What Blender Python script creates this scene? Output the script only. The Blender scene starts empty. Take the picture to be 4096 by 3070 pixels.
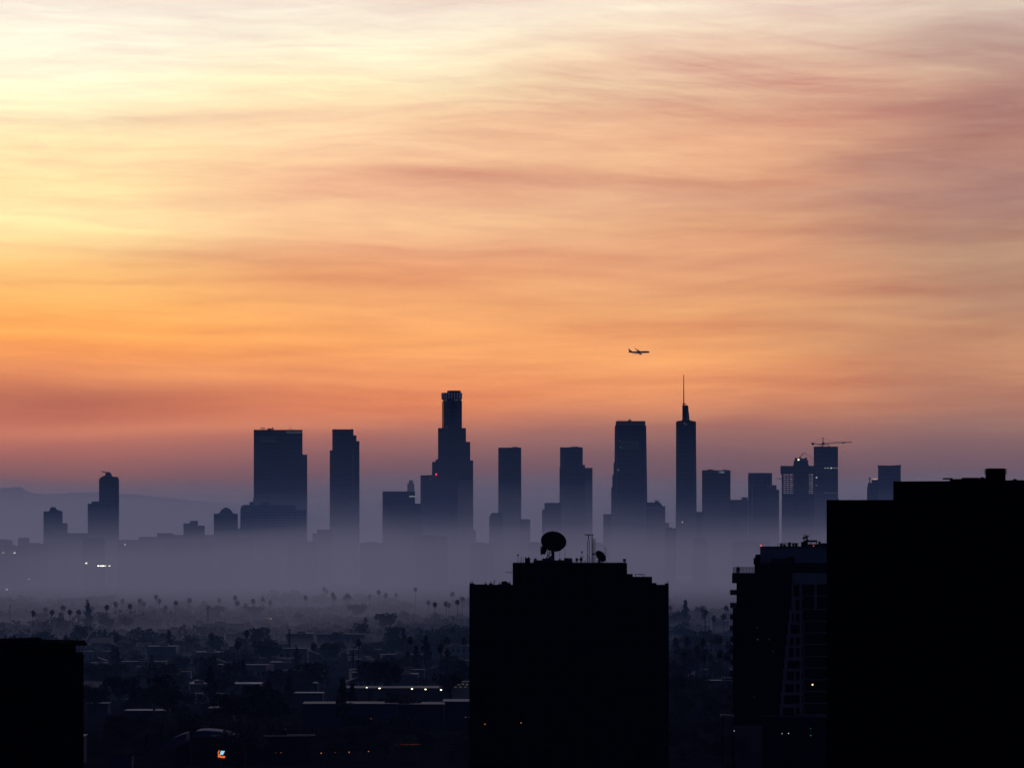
import bpy, math, random
from mathutils import Vector, Matrix
R = math.radians
rnd = random.Random(7)

# ------------------------------------------------------------------ set-up
sc = bpy.context.scene
col = sc.collection
K = 36.0 / 200.0 / 4096.0          # tangent of one photo pixel, 200 mm lens on a 36 mm sensor
CAMH, YH = 100.0, 2150.0           # camera height, photo row of the horizon

def X(px, D): return (px - 2048.0) * K * D
def Z(py, D): return CAMH - (py - YH) * K * D

GP = [(-400, 97), (0, 96), (60, 92), (150, 80), (500, 58), (1000, 50), (1300, 43), (1480, 38), (2000, 18), (2500, 0),
      (3500, 0), (7000, 20), (12000, 22), (40000, 30)]
def ground(D):
    if D <= GP[0][0]: return GP[0][1]
    for (a, za), (b, zb) in zip(GP, GP[1:]):
        if D <= b: return za + (zb - za) * (D - a) / (b - a)
    return GP[-1][1]
def solve_D(py, h):                # distance at which something h above the ground shows on row py
    for i in range(240, 1300):
        D = i * 10.0
        if ground(D) + h >= Z(py, D): return D
    return 9000.0

cam_d = bpy.data.cameras.new('camera'); cam = bpy.data.objects.new('camera', cam_d); col.objects.link(cam)
cam_d.lens = 200; cam_d.sensor_width = 36; cam_d.sensor_fit = 'HORIZONTAL'
cam_d.shift_y = (YH - 1535.0) / 4096.0
cam_d.clip_start = 1; cam_d.clip_end = 90000
cam.location = (0, 0, CAMH); cam.rotation_euler = (R(90), 0, 0)
sc.camera = cam
sc.view_settings.view_transform = 'Standard'; sc.view_settings.look = 'None'
sc.view_settings.exposure = 0; sc.view_settings.gamma = 1
sc.cycles.volume_bounces = 0; sc.cycles.max_bounces = 4; sc.cycles.diffuse_bounces = 2
sc.cycles.use_denoising = True

def lin(c):
    return tuple((v / 255 / 12.92 if v / 255 <= 0.04045 else ((v / 255 + 0.055) / 1.055) ** 2.4) for v in c)

# ------------------------------------------------------------------ node helper
class V:
    """a scalar socket with arithmetic"""
    def __init__(s, nt, sock): s.nt, s.s = nt, sock
    def op(s, o, b=None, c=None, clamp=False):
        n = s.nt.nodes.new('ShaderNodeMath'); n.operation = o; n.use_clamp = clamp
        for i, q in enumerate((s, b, c)):
            if q is None: continue
            if isinstance(q, V): s.nt.links.new(q.s, n.inputs[i])
            else: n.inputs[i].default_value = q
        return V(s.nt, n.outputs[0])
    def __add__(s, b): return s.op('ADD', b)
    def __sub__(s, b): return s.op('SUBTRACT', b)
    def __mul__(s, b): return s.op('MULTIPLY', b)
    def __truediv__(s, b): return s.op('DIVIDE', b)
    def rsub(s, a):
        n = s.nt.nodes.new('ShaderNodeMath'); n.operation = 'SUBTRACT'; n.inputs[0].default_value = a
        s.nt.links.new(s.s, n.inputs[1]); return V(s.nt, n.outputs[0])
def smooth(v, a, b):
    n = v.nt.nodes.new('ShaderNodeMapRange'); n.interpolation_type = 'SMOOTHSTEP'
    v.nt.links.new(v.s, n.inputs['Value']); n.inputs['From Min'].default_value = a; n.inputs['From Max'].default_value = b
    return V(v.nt, n.outputs['Result'])
def comb(nt, x, y, z=0.0):
    n = nt.nodes.new('ShaderNodeCombineXYZ')
    for i, q in enumerate((x, y, z)):
        if isinstance(q, V): nt.links.new(q.s, n.inputs[i])
        else: n.inputs[i].default_value = q
    return n.outputs[0]
def noise(nt, vec, scale=1, detail=3, rough=.5, dist=0):
    n = nt.nodes.new('ShaderNodeTexNoise'); nt.links.new(vec, n.inputs['Vector'])
    n.inputs['Scale'].default_value = scale; n.inputs['Detail'].default_value = detail
    n.inputs['Roughness'].default_value = rough; n.inputs['Distortion'].default_value = dist
    return V(nt, n.outputs[0])
def mixc(nt, f, a, b, mode='MIX'):
    n = nt.nodes.new('ShaderNodeMix'); n.data_type = 'RGBA'; n.blend_type = mode; n.clamp_result = False
    for sock, q in ((n.inputs[0], f), (n.inputs[6], a), (n.inputs[7], b)):
        if isinstance(q, V): nt.links.new(q.s, sock)
        elif isinstance(q, bpy.types.NodeSocket): nt.links.new(q, sock)
        elif isinstance(q, (int, float)): sock.default_value = q
        else: sock.default_value = (*q[:3], 1)
    return n.outputs[2]

# ------------------------------------------------------------------ the sky: dawn glow and thin cirrus streaks, by direction
world = bpy.data.worlds.new('World'); sc.world = world; world.use_nodes = True
nt = world.node_tree; nt.nodes.clear()
wout = nt.nodes.new('ShaderNodeOutputWorld'); bg = nt.nodes.new('ShaderNodeBackground')
tc = nt.nodes.new('ShaderNodeTexCoord'); sep = nt.nodes.new('ShaderNodeSeparateXYZ')
nt.links.new(tc.outputs['Generated'], sep.inputs[0])
dx, dy, dz = (V(nt, sep.outputs[i]) for i in range(3))
dys = dy.op('MAXIMUM', 0.04)
az = (dx / dys) * (1 / K / 1000)               # thousands of "steps" right of the viewing axis
el = (dz / dys) * (1 / K / 1000)               # thousands of steps above the horizon
px = az + 2.048                                # 0 .. 4.096 across the frame
py = el.rsub(YH / 1000)                        # 0 at the frame's top, 2.15 at the horizon
# slow undulation of the cloud sheets
w1 = noise(nt, comb(nt, px * .55, py * 1.3, 3.1), 1, 2, .5) - .5
w2 = noise(nt, comb(nt, px * .9 + 7, py * 4.0, 8.3), 1, 3, .5) - .5
pyw = py + w1 * .16 + w2 * .05
pxw = px + w1 * 1.1 + (noise(nt, comb(nt, px * .4, py * 5.0, 1.7), 1, 2, .5) - .5) * 1.3
DH = 0.8e-5
ROWS = [-.25, 0, .11, .25, .35, .45, .55, .68, .77, .86, .96, 1.06, 1.2, 1.33, 1.42, 1.5, 1.6, 1.7, 1.8, 1.9, 2.02, 2.2]
COLS = [
 [(238,222,215),(240,226,216),(250,240,224),(254,248,226),(254,248,214),(253,238,198),(253,230,182),(253,227,174),(253,222,168),(254,232,178),(253,222,162),(250,194,126),(250,184,106),(253,170, 86),(240,152, 88),(218,132, 90),(176,108, 88),(208,120, 90),(170,100, 86),(116, 84, 88),( 94, 79, 90),( 82, 77, 90)],
 [(236,220,212),(240,224,212),(248,236,216),(254,244,212),(252,234,192),(250,218,180),(249,208,170),(246,200,160),(240,182,148),(247,202,158),(238,178,138),(228,156,114),(238,166,110),(244,166,104),(238,158,102),(230,146, 98),(228,138, 92),(206,122, 92),(164,102, 92),(122, 84, 89),( 98, 79, 90),( 86, 78, 92)],
 [(230,206,198),(234,212,198),(238,212,190),(238,200,170),(228,188,158),(230,180,148),(228,170,136),(222,164,130),(206,152,128),(222,166,128),(216,152,118),(214,152,120),(226,162,114),(234,160,106),(232,156,102),(230,150,100),(220,140, 98),(182,116, 97),(144, 98, 95),(116, 84, 91),( 99, 80, 92),( 88, 80, 95)],
 [(208,186,176),(208,184,174),(194,166,156),(188,152,140),(182,142,130),(178,136,126),(188,142,124),(176,132,122),(170,130,122),(168,126,116),(178,136,116),(182,142,118),(178,134,114),(194,142,110),(194,138,108),(188,132,106),(174,122,104),(150,106, 99),(128, 93, 94),(110, 84, 93),( 98, 81, 94),( 90, 81, 98)]]
t = (pyw + .25) / 2.45
def ramp(c):
    n = nt.nodes.new('ShaderNodeValToRGB'); cr = n.color_ramp; cr.interpolation = 'B_SPLINE'
    nt.links.new(t.s, n.inputs[0])
    while len(cr.elements) < len(ROWS): cr.elements.new(.5)
    for e_, r_, q in zip(cr.elements, ROWS, c):
        e_.position = (r_ + .25) / 2.45
    for e_, r_, q in zip(cr.elements, ROWS, c): e_.color = (*lin(q), 1)
    return n.outputs[0]
rs = [ramp(c) for c in COLS]
c = mixc(nt, smooth(pxw, .1, 1.5), rs[0], rs[1])
c = mixc(nt, smooth(pxw, 1.3, 2.9), c, rs[2])
c = mixc(nt, smooth(pxw, 2.7, 4.0), c, rs[3])
# fine cirrus streaks
tilt = px * .05
n1 = noise(nt, comb(nt, px * .9, (pyw + tilt) * 9.0, 0), 1, 5, .55, .3) - .5
n2 = noise(nt, comb(nt, px * 1.6 + 4, (pyw - px * .035) * 22.0, 5), 1, 5, .6, .5) - .5
n3 = noise(nt, comb(nt, px * 3.0 + 4, (py + px * .1) * 40.0, 9), 1, 4, .6, .8) - .5
fade = smooth(py, 2.0, 1.55)
n0 = noise(nt, comb(nt, px * .7 + 3, (pyw + px * .02) * 5.0, 12), 1, 6, .58, .5) - .5
veil = smooth(px, .3, 2.6) * .5 + .6
wq = (noise(nt, comb(nt, px * 1.1, py * 3.0, 21), 1, 4, .6) - .5) * .30
n4 = noise(nt, comb(nt, px * 1.5 + py * 2.0, (py - px * .09 + wq) * 30.0, 14), 1, 7, .66, .6) - .5
n5 = noise(nt, comb(nt, px * 2.2 - py, (py + px * .05 + wq * .6) * 52.0, 17), 1, 6, .65, .5) - .5
s = ((n0 * .46 + n1 * .42) * veil + n2 * .24 + n3 * .06 + (n4 * .17 + n5 * .06) * smooth(py, 1.5, .5)) * fade
# named streaks: centre px, py, half-width, half-height, slope, darkening
ST = [(.7, 1.715, 1.0, .028, .0, .12), (.35, 1.655, .5, .02, .02, -.10), (.9, 1.5, .9, .02, .02, .08), (1.0, 1.03, 1.1, .022, .05, -.09), (.9, .93, 1.0, .018, .05, .06), (.6, 1.12, .8, .016, -.02, -.08), (1.6, .70, 1.0, .022, .01, -.10),
      (2.9, .24, .75, .05, .17, -.06), (3.3, .33, .6, .03, .12, -.04), (3.2, 1.30, 1.0, .018, .02, -.07), (3.4, 1.15, .8, .03, .03, -.08), (2.2, 1.0, .9, .025, .03, -.09), (.55, 1.60, .75, .050, .02, -.22), (.80, 1.345, .60, .022, .0, .12), (1.25, 1.395, .75, .022, -.09, -.06),
      (.75, .470, .80, .030, -.03, -.12), (2.3, .715, 1.1, .034, -.01, -.12), (3.55, .640, .55, .060, -.04, -.10),
      (3.85, .830, .5, .045, .05, -.07), (3.6, .42, .85, .13, .05, -.20), (.2, .865, .35, .014, .10, -.06), (1.5, 1.19, 1.2, .018, .02, -.05),
      (3.3, 1.53, 1.1, .030, .02, -.10), (1.1, 1.08, 1.0, .05, .03, -.07), (3.2, .28, .7, .07, .10, -.07),
      (2.5, .395, .8, .030, .13, -.07), (1.9, .355, .45, .024, .16, -.06), (2.75, .25, .5, .034, .20, -.07),
      (1.6, .335, .14, .02, .30, -.03), (2.9, .36, .55, .016, .03, .10), (3.3, .17, .5, .010, .17, -.07),
      (1.3, .175, .35, .005, -.03, -.07), (2.0, .235, 1.1, .04, .0, .05)]
for (cx, cy, hw, hh, sl, am) in ST:
    ex = (px - cx) * (1 / hw); ey = (pyw - px * sl - (cy - cx * sl) - w1 * .05) * (1 / hh)
    g = ((ex * ex + ey * ey) * -1.0).op('EXPONENT')
    s = s + g * am
# wisps curling in the upper middle
wx = px * 1.4 + (py * 5.5); wy = (py - px * .16 + (noise(nt, comb(nt, px * 1.2, py * 2.5, 2), 1, 3, .5) - .5) * .22) * 34
wis = smooth(noise(nt, comb(nt, wx, wy, 4), 1, 6, .6, .8), .38, .8)
wm = (((px - 2.65) * (px - 2.65) * 1.1 + (py - .33) * (py - .33) * 45.0) * -1.0).op('EXPONENT')
s = s - wis * wm * .12
sr = s * .80 + 1.05; sg = s * 1.35 + 1.05; sb = s * 1.12 + 1.06
c = mixc(nt, 1.0, c, comb(nt, sr, sg, sb), 'MULTIPLY')
# what the thin air between takes out of the glow is made up for: the sky beyond it is that much brighter
Lp = (((dz / dys).op('MAXIMUM', .0203)).op('POWER', -1.0)) * (630 * DH)
c = mixc(nt, 1.0, c, comb(nt, (Lp * 1.12).op('EXPONENT'), (Lp * .98).op('EXPONENT'), (Lp * -.25).op('EXPONENT')), 'MULTIPLY')
# away from the frame: glow fades into the blue-grey dusk overhead and to the west
elev = dz.op('ARCSINE')
up = smooth(elev, .10, .62)
side = smooth(dy, .85, .15)
ZEN, WEST = (.38, .355, .52), (.030, .042, .085)
c = mixc(nt, up, c, ZEN)
c = mixc(nt, side, c, ZEN)
back = smooth(dy, .35, -.45)
c = mixc(nt, back, c, WEST)
nt.links.new(c, bg.inputs['Color']); bg.inputs['Strength'].default_value = 1.0
nt.links.new(bg.outputs[0], wout.inputs['Surface'])
world.cycles.sampling_method = 'MANUAL'; world.cycles.sample_map_resolution = 1024

# ------------------------------------------------------------------ materials
MATS = {}
def mat(name, c, rough=.8, spec=.25, noise_amt=.3, nscale=.2, metal=0):
    if name in MATS: return MATS[name]
    m = bpy.data.materials.new(name); m.use_nodes = True; nt = m.node_tree; b = nt.nodes['Principled BSDF']
    t = nt.nodes.new('ShaderNodeTexCoord')
    v = noise(nt, t.outputs['Object'], nscale, 5, .6)
    k = (v - .5) * (2 * noise_amt) + 1.0
    nt.links.new(mixc(nt, 1.0, (*c,), comb(nt, k, k, k), 'MULTIPLY'), b.inputs['Base Color'])
    b.inputs['Roughness'].default_value = rough; b.inputs['Specular IOR Level'].default_value = spec
    b.inputs['Metallic'].default_value = metal
    MATS[name] = m; return m
def facade(name, wall, glass, bay=3.2, floor=3.9, fw=.62, fh=.55, rough=.35, spec=.3):
    """masonry with a grid of windows, laid out in the building's own metres"""
    m = bpy.data.materials.new(name); m.use_nodes = True; nt = m.node_tree; b = nt.nodes['Principled BSDF']
    t = nt.nodes.new('ShaderNodeTexCoord'); sp = nt.nodes.new('ShaderNodeSeparateXYZ'); nt.links.new(t.outputs['Object'], sp.inputs[0])
    x, y, z = (V(nt, sp.outputs[i]) for i in range(3))
    u = ((x + y * .97) / bay); f = u.op('FRACT'); g = (z / floor).op('FRACT')
    mask = f.op('LESS_THAN', fw) * g.op('LESS_THAN', fh)
    cell = nt.nodes.new('ShaderNodeTexWhiteNoise'); nt.links.new(comb(nt, u.op('FLOOR'), (z / floor).op('FLOOR'), 0), cell.inputs['Vector'])
    k = V(nt, cell.outputs['Value']) * .8 + .6
    gc = mixc(nt, 1.0, (*glass,), comb(nt, k, k, k), 'MULTIPLY')
    n = noise(nt, t.outputs['Object'], .03, 4, .6) * .5 + .75
    wc = mixc(nt, 1.0, (*wall,), comb(nt, n, n, n), 'MULTIPLY')
    nt.links.new(mixc(nt, mask, wc, gc), b.inputs['Base Color'])
    r = mask * (rough - .75) + .75; nt.links.new(r.s, b.inputs['Roughness'])
    b.inputs['Specular IOR Level'].default_value = spec
    return m
def glow(name, c, s):
    if name in MATS: return MATS[name]
    m = bpy.data.materials.new(name); m.use_nodes = True; nt = m.node_tree; nt.nodes.clear()
    o = nt.nodes.new('ShaderNodeOutputMaterial'); e = nt.nodes.new('ShaderNodeEmission')
    e.inputs[0].default_value = (*c, 1); e.inputs[1].default_value = s
    nt.links.new(e.outputs[0], o.inputs[0]); MATS[name] = m; return m

NAVY = facade('navy glass tower', (.024, .036, .062), (.005, .010, .022), 6.4, 7.8, .6, .5)
GRID = facade('pale gridded tower', (.15, .155, .20), (.015, .022, .035), 4.6, 4.6, .5, .5)
STONE = facade('grey stone tower', (.034, .040, .060), (.008, .013, .024), 5.6, 7.0, .5, .5)
FRAMEM = mat('bare concrete', (.05, .052, .06), .9, .1)
DARK = mat('dark rooftop steel', (.007, .008, .011), .6, .2, nscale=1)
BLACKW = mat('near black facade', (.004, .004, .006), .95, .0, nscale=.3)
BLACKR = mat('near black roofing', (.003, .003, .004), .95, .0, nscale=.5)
CONC = mat('painted concrete', (.085, .09, .13), .85, .1, nscale=.5)
CONC2 = mat('pale blue render', (.075, .09, .16), .85, .1, .12, nscale=.2)
GLASSD = mat('dark window glass', (.004, .004, .006), .5, .05)
RAIL = mat('railing steel', (.05, .065, .07), .5, .3, nscale=2)

# ------------------------------------------------------------------ mesh helper
class MB:
    def __init__(s): s.v = []; s.f = []
    def add(s, vs, fs):
        o = len(s.v); s.v += [tuple(q) for q in vs]; s.f += [tuple(i + o for i in f) for f in fs]; return s
    def box(s, x0, x1, y0, y1, z0, z1):
        return s.add([(x0,y0,z0),(x1,y0,z0),(x1,y1,z0),(x0,y1,z0),(x0,y0,z1),(x1,y0,z1),(x1,y1,z1),(x0,y1,z1)],
                     [(0,3,2,1),(4,5,6,7),(0,1,5,4),(1,2,6,5),(2,3,7,6),(3,0,4,7)])
    def pbox(s, px0, px1, ytop, D, depth, ybot=None, dy=0.0, z0=None):
        """a box whose front face shows between those photo columns and rows at distance D"""
        zb = (ground(D) - 2.0) if (ybot is None and z0 is None) else (z0 if z0 is not None else Z(ybot, D))
        return s.box(X(px0, D), X(px1, D), D + dy, D + dy + depth, zb, Z(ytop, D))
    def prism(s, poly, y0, y1):
        """polygon of (x,z) extruded along y; must be given counter-clockwise seen from the camera"""
        n = len(poly)
        vs = [(x, y0, z) for x, z in poly] + [(x, y1, z) for x, z in poly]
        fs = [tuple(range(n)), tuple(range(2 * n - 1, n - 1, -1))]
        for i in range(n):
            j = (i + 1) % n; fs.append((i, i + n, j + n, j))
        return s.add(vs, fs)
    def pprism(s, pts, D, depth, dy=0.0):
        return s.prism([(X(a, D), Z(b, D)) for a, b in pts], D + dy, D + dy + depth)
    def tube(s, p, q, r0, r1=None, n=6):
        p, q = Vector(p), Vector(q); r1 = r0 if r1 is None else r1
        d = (q - p).normalized(); a = d.orthogonal().normalized(); b = d.cross(a)
        vs = []
        for c_, r_ in ((p, r0), (q, r1)):
            for i in range(n):
                th = 2 * math.pi * i / n; vs.append(c_ + (a * math.cos(th) + b * math.sin(th)) * r_)
        fs = [tuple(reversed(range(n))), tuple(range(n, 2 * n))]
        for i in range(n):
            j = (i + 1) % n; fs.append((i, j, j + n, i + n))
        return s.add(vs, fs)
    def rings(s, rings, caps=True):
        """rings: list of equal-length loops of points"""
        n = len(rings[0]); vs = [p for r_ in rings for p in r_]; fs = []
        for k in range(len(rings) - 1):
            for i in range(n):
                j = (i + 1) % n; fs.append((k*n+i, k*n+j, (k+1)*n+j, (k+1)*n+i))
        if caps: fs += [tuple(reversed(range(n))), tuple(range((len(rings)-1)*n, len(rings)*n))]
        return s.add(vs, fs)
    def lathe(s, c, prof, n=24, axis=(0, 0, 1)):
        """profile of (radius, offset along axis)"""
        ax = Vector(axis).normalized(); a = ax.orthogonal().normalized(); b = ax.cross(a); c = Vector(c)
        return s.rings([[c + ax * h + (a * math.cos(2*math.pi*i/n) + b * math.sin(2*math.pi*i/n)) * max(r_, 1e-3) for i in range(n)] for r_, h in prof])
    def build(s, name, m, parent=None, smooth_=False):
        me = bpy.data.meshes.new(name); off = parent.matrix_world_loc if False else None
        base = Vector(parent['_base']) if parent is not None else Vector((0, 0, 0))
        me.from_pydata([tuple(Vector(v) - base) for v in s.v], [], s.f); me.validate(); me.materials.append(m)
        if smooth_:
            for p in me.polygons: p.use_smooth = True
        o = bpy.data.objects.new(name, me); col.objects.link(o)
        o['_base'] = tuple(base)
        if parent is not None: o.parent = parent
        return o
def tag(o, label=None, cat=None, group=None, kind=None):
    if label: o['label'] = label
    if cat: o['category'] = cat
    if group: o['group'] = group
    if kind: o['kind'] = kind
    return o
def thing(name, label, cat, loc, group=None):
    o = bpy.data.objects.new(name, None); col.objects.link(o); o.location = loc; o['_base'] = tuple(loc); o.empty_display_size = 1
    return tag(o, label, cat, group)
def solo(mb, name, m, loc, label, cat, group=None):
    """a thing made of one mesh, origin at its base"""
    base = {'_base': tuple(loc)}
    me = bpy.data.meshes.new(name); b = Vector(loc)
    me.from_pydata([tuple(Vector(v) - b) for v in mb.v], [], mb.f); me.validate(); me.materials.append(m)
    o = bpy.data.objects.new(name, me); col.objects.link(o); o.location = loc; o['_base'] = tuple(loc)
    return tag(o, label, cat, group)
def copy_tree(o, loc, rz, s=1.0, label=None, group=None):
    c_ = o.copy(); col.objects.link(c_); c_.location = loc; c_.rotation_euler = (0, 0, rz); c_.scale = (s, s, s)
    if label: c_['label'] = label
    if group: c_['group'] = group
    for ch in list(o.children):
        d = ch.copy(); col.objects.link(d); d.parent = c_
        for g in list(ch.children):
            e_ = g.copy(); col.objects.link(e_); e_.parent = d
    return c_

# ------------------------------------------------------------------ ground
mb = MB(); ys = [-400, -200, 0, 60, 150, 300, 500, 750, 1000, 1300, 1480, 2000, 2500] + [2500 + 250 * i for i in range(1, 40)] + [13000, 16000, 20000, 26000, 34000, 45000]
xs = [-1.6 + .1 * i for i in range(33)]
vs = []
for y in ys:
    wdt = 900 + max(y, 0) * .45
    for x in xs:
        vs.append((x * wdt, y, ground(y)))
nx = len(xs); fs = [(j*nx+i, j*nx+i+1, (j+1)*nx+i+1, (j+1)*nx+i) for j in range(len(ys)-1) for i in range(nx-1)]
mb.add(vs, fs)
gm = bpy.data.materials.new('ground cover'); gm.use_nodes = True; nt = gm.node_tree; b = nt.nodes['Principled BSDF']
tcg = nt.nodes.new('ShaderNodeTexCoord')
ng = smooth(noise(nt, tcg.outputs['Object'], .012, 6, .65), .4, .62)
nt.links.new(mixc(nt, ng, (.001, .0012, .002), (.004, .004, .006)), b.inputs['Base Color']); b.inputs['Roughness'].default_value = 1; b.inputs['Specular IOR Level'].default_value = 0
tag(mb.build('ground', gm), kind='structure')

# ------------------------------------------------------------------ hills on the left horizon
D = 25000
HR = [(-1500, 1990), (-900, 1960), (-400, 1972), (-120, 1957), (0, 1951), (50, 1948), (75, 1944), (85, 1946), (100, 1957), (115, 1968), (160, 1975), (250, 1974), (290, 1969),
      (400, 1968), (480, 1976), (550, 1978), (620, 1985), (700, 1994), (800, 2004), (900, 2012), (1000, 2020), (1150, 2040), (1300, 2070), (1500, 2110), (1800, 2150)]
mb = MB(); rows = []
hx = [(-1500 + 22 * i) for i in range(151)]
def ridge(x):
    for (a, ya), (b_, yb) in zip(HR, HR[1:]):
        if x <= b_: return ya + (yb - ya) * (x - a) / (b_ - a)
    return HR[-1][1]
vs = []
prof = [(-5000, 0), (-3800, .16), (-2600, .42), (-1300, .74), (0, 1), (1500, .7), (3500, .2), (5000, 0)]
for j, (oy, f) in enumerate(prof):
    for x in hx:
        zt = Z(ridge(x), D); g0 = 24
        jag = (math.sin(x * .05 + j * 1.7) * 6 + math.sin(x * .017 + j) * 10) * (0 if f in (0, 1) else 1)
        vs.append((X(x, D), D + oy, g0 + (zt - g0) * f + jag - (3 if f == 0 else 0)))
n = len(hx); mb.add(vs, [(j*n+i, j*n+i+1, (j+1)*n+i+1, (j+1)*n+i) for j in range(len(prof)-1) for i in range(n-1)])
tag(mb.build('hills', mat('hill scrub', (.02, .022, .03), .95, .05, nscale=.001), smooth_=True), kind='structure')

# ------------------------------------------------------------------ haze: thin air everywhere, and the low mist bank that lies over the flats
def volume(name, color, dens, aniso):
    m = bpy.data.materials.new(name); m.use_nodes = True; nt = m.node_tree; nt.nodes.clear()
    o = nt.nodes.new('ShaderNodeOutputMaterial'); p = nt.nodes.new('ShaderNodeVolumePrincipled')
    p.inputs['Color'].default_value = (*color, 1); p.inputs['Density'].default_value = dens; p.inputs['Anisotropy'].default_value = aniso
    nt.links.new(p.outputs[0], o.inputs['Volume']); return m
mb = MB(); mb.box(-17500, 17500, -500, 31500, -4, 730)
hz = mb.build('haze', volume('thin blue air', (.22, .42, 1.0), DH, .2)); tag(hz, kind='stuff')
FOG = [(3900, -3), (4600, 7), (5100, 18), (5500, 36), (5850, 60), (6250, 82), (7350, 101), (8700, 120), (9300, 140), (9700, 166), (10050, 200), (10700, 225), (12000, 215), (14500, 195), (18500, 140), (19500, -3)]
def bank(prof, xs_, wob):
    """a mist bank: the profile swept sideways, its front and top wavering from place to place"""
    mb = MB(); rr_ = []
    for x in xs_:
        sh = (math.sin(x * .0085 + 1) * 260 + math.sin(x * .021 + 2.2) * 130 + math.sin(x * .004) * 200 + 450 / (1 + math.exp((x + 430) / 110))) * wob
        hm = 1 + (math.sin(x * .0065 + 2) * .02 + math.sin(x * .017) * .015 - .06 / (1 + math.exp((x + 430) / 110))) * wob
        loop = []
        for i, (d, z) in enumerate(prof):
            f = max(0.0, min(1.0, (9000 - d) / 3500))
            loop.append((x, d + sh * f + (math.sin(x * .013 + i * 1.9) * 60 * wob if 0 < i < len(prof) - 1 else 0), z * hm if z > 0 else z))
        rr_.append(loop)
    return mb.rings(rr_)
XS = [-7000, -3000] + [-1400 + 50 * i for i in range(57)] + [3000, 7000]
fog = bank(FOG, XS, 1.0).build('haze', volume('grey mist', (.95, .92, .97), 3.9e-4, .2)); tag(fog, kind='stuff')
BLUE = [(3000, -3), (3500, 18), (4400, 44), (6000, 118), (8000, 185), (9000, 258), (10050, 330), (11500, 300), (12500, -3)]
fog2 = bank(BLUE, XS, .5).build('haze', volume('blue mist', (.34, .52, .90), 8.5e-5, .2)); tag(fog2, kind='stuff')
import bmesh
def fixn(o):
    bm = bmesh.new(); bm.from_mesh(o.data); bmesh.ops.recalc_face_normals(bm, faces=bm.faces); bm.to_mesh(o.data); bm.free()
fixn(fog); fixn(fog2)

# ------------------------------------------------------------------ signs and small lit things
def text_part(txt, px0, px1, pyc, hpx, D, m, parent, name='sign'):
    cu = bpy.data.curves.new('tmp', 'FONT'); cu.body = txt; cu.align_x = 'CENTER'; cu.align_y = 'CENTER'; cu.extrude = .02
    o = bpy.data.objects.new('tmp', cu); col.objects.link(o); bpy.context.view_layer.update()
    me = bpy.data.meshes.new_from_object(o.evaluated_get(bpy.context.evaluated_depsgraph_get())); bpy.data.objects.remove(o)
    vx = [v.co.x for v in me.vertices]; vy = [v.co.y for v in me.vertices]
    w, h = max(vx) - min(vx), max(vy) - min(vy); mx, my = (max(vx)+min(vx))/2, (max(vy)+min(vy))/2
    base = Vector(parent['_base']); xc, zc = (X(px0, D) + X(px1, D)) / 2, Z(pyc, D)
    sx, sz = (X(px1, D) - X(px0, D)) / w, hpx * K * D / h
    for v in me.vertices:
        a, b_, c_ = v.co; v.co = Vector((xc + (a - mx) * sx, D - 1.2 - c_ * 20, zc + (b_ - my) * sz)) - base
    me.materials.append(m); me.name = name
    o = bpy.data.objects.new(name, me); col.objects.link(o); o.parent = parent; o['_base'] = tuple(base); return o
def dot(parent, pxc, pyc, w, h, D, m, name='lit_window', dy=-1.0):
    mb = MB(); mb.box(X(pxc - w/2, D), X(pxc + w/2, D), D + dy, D + dy + .6, Z(pyc + h/2, D), Z(pyc - h/2, D))
    return mb.build(name, m, parent)

# ------------------------------------------------------------------ skyline
FACE = []
def tower(label, boxes, D=10000, m=None, name='office_tower', cat='skyscraper', depth=36):
    xs_ = [b_[0] for b_ in boxes] + [b_[1] for b_ in boxes]
    r = thing(name, label, cat, ((X(min(xs_), D) + X(max(xs_), D)) / 2, D, ground(D)))
    mb = MB()
    for i, b_ in enumerate(boxes):
        x0, x1, yt = b_[:3]; off = b_[3] if len(b_) > 3 else i * 3.0; dp = b_[4] if len(b_) > 4 else depth
        mb.pbox(x0, x1, yt, D, dp - i * 1.3, dy=off, z0=ground(D) - 2 - i * .3)
    mb.build('wall', m or NAVY, r); FACE.append(r)
    return r
def masts(r, D, lst, rad=.35, name='antenna', dy=8):
    for (x_, y0_, y1_) in lst:
        mb = MB(); mb.tube((X(x_, D), D + dy, Z(y0_, D)), (X(x_, D), D + dy, Z(y1_, D)), rad, rad * .6); mb.build(name, DARK, r)
def plant(r, D, lst, name='rooftop_plant', m=None, dy=6, depth=12):
    for (a, b_, yt, yb) in lst:
        mb = MB(); mb.pbox(a, b_, yt, D, depth, ybot=yb, dy=dy); mb.build(name, m or DARK, r)
LOWG = 'low buildings fading into mist'
# far left low blocks
D = 9300
tower('blunt mid-rise at the far left edge, sunk in mist', [(-40, 36, 2156), (36, 50, 2160)], D, STONE, 'block', 'building')
r = tower('small flat-topped block just right of the far left edge, in mist', [(72, 118, 2150)], D + 40, STONE, 'block', 'building')
r = tower('short stepped tower with a pointed roof hut, leftmost tower', [(174, 250, 2044), (250, 270, 2091)], 9500, STONE)
D = 9500; mb = MB(); mb.pprism([(194, 2046), (244, 2046), (240, 2040), (228, 2038), (222, 2027), (203, 2027), (198, 2040)], D, 18, 5); mb.build('roof', DARK, r)
tower('low flat block between the two leftmost towers', [(262, 356, 2131)], 9540, STONE, 'block', 'building')
D = 9700
r = tower('dark tower with rounded crown and side wing, second from left', [(396, 476, 1914), (351, 402, 2013), (366, 400, 2004, 6)], D)
mb = MB(); mb.pprism([(398, 1916), (474, 1916), (472, 1906), (449, 1905), (445, 1893), (437, 1886), (424, 1888), (420, 1900), (402, 1908)], D, 24, 5); mb.build('crown', DARK, r)
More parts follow.
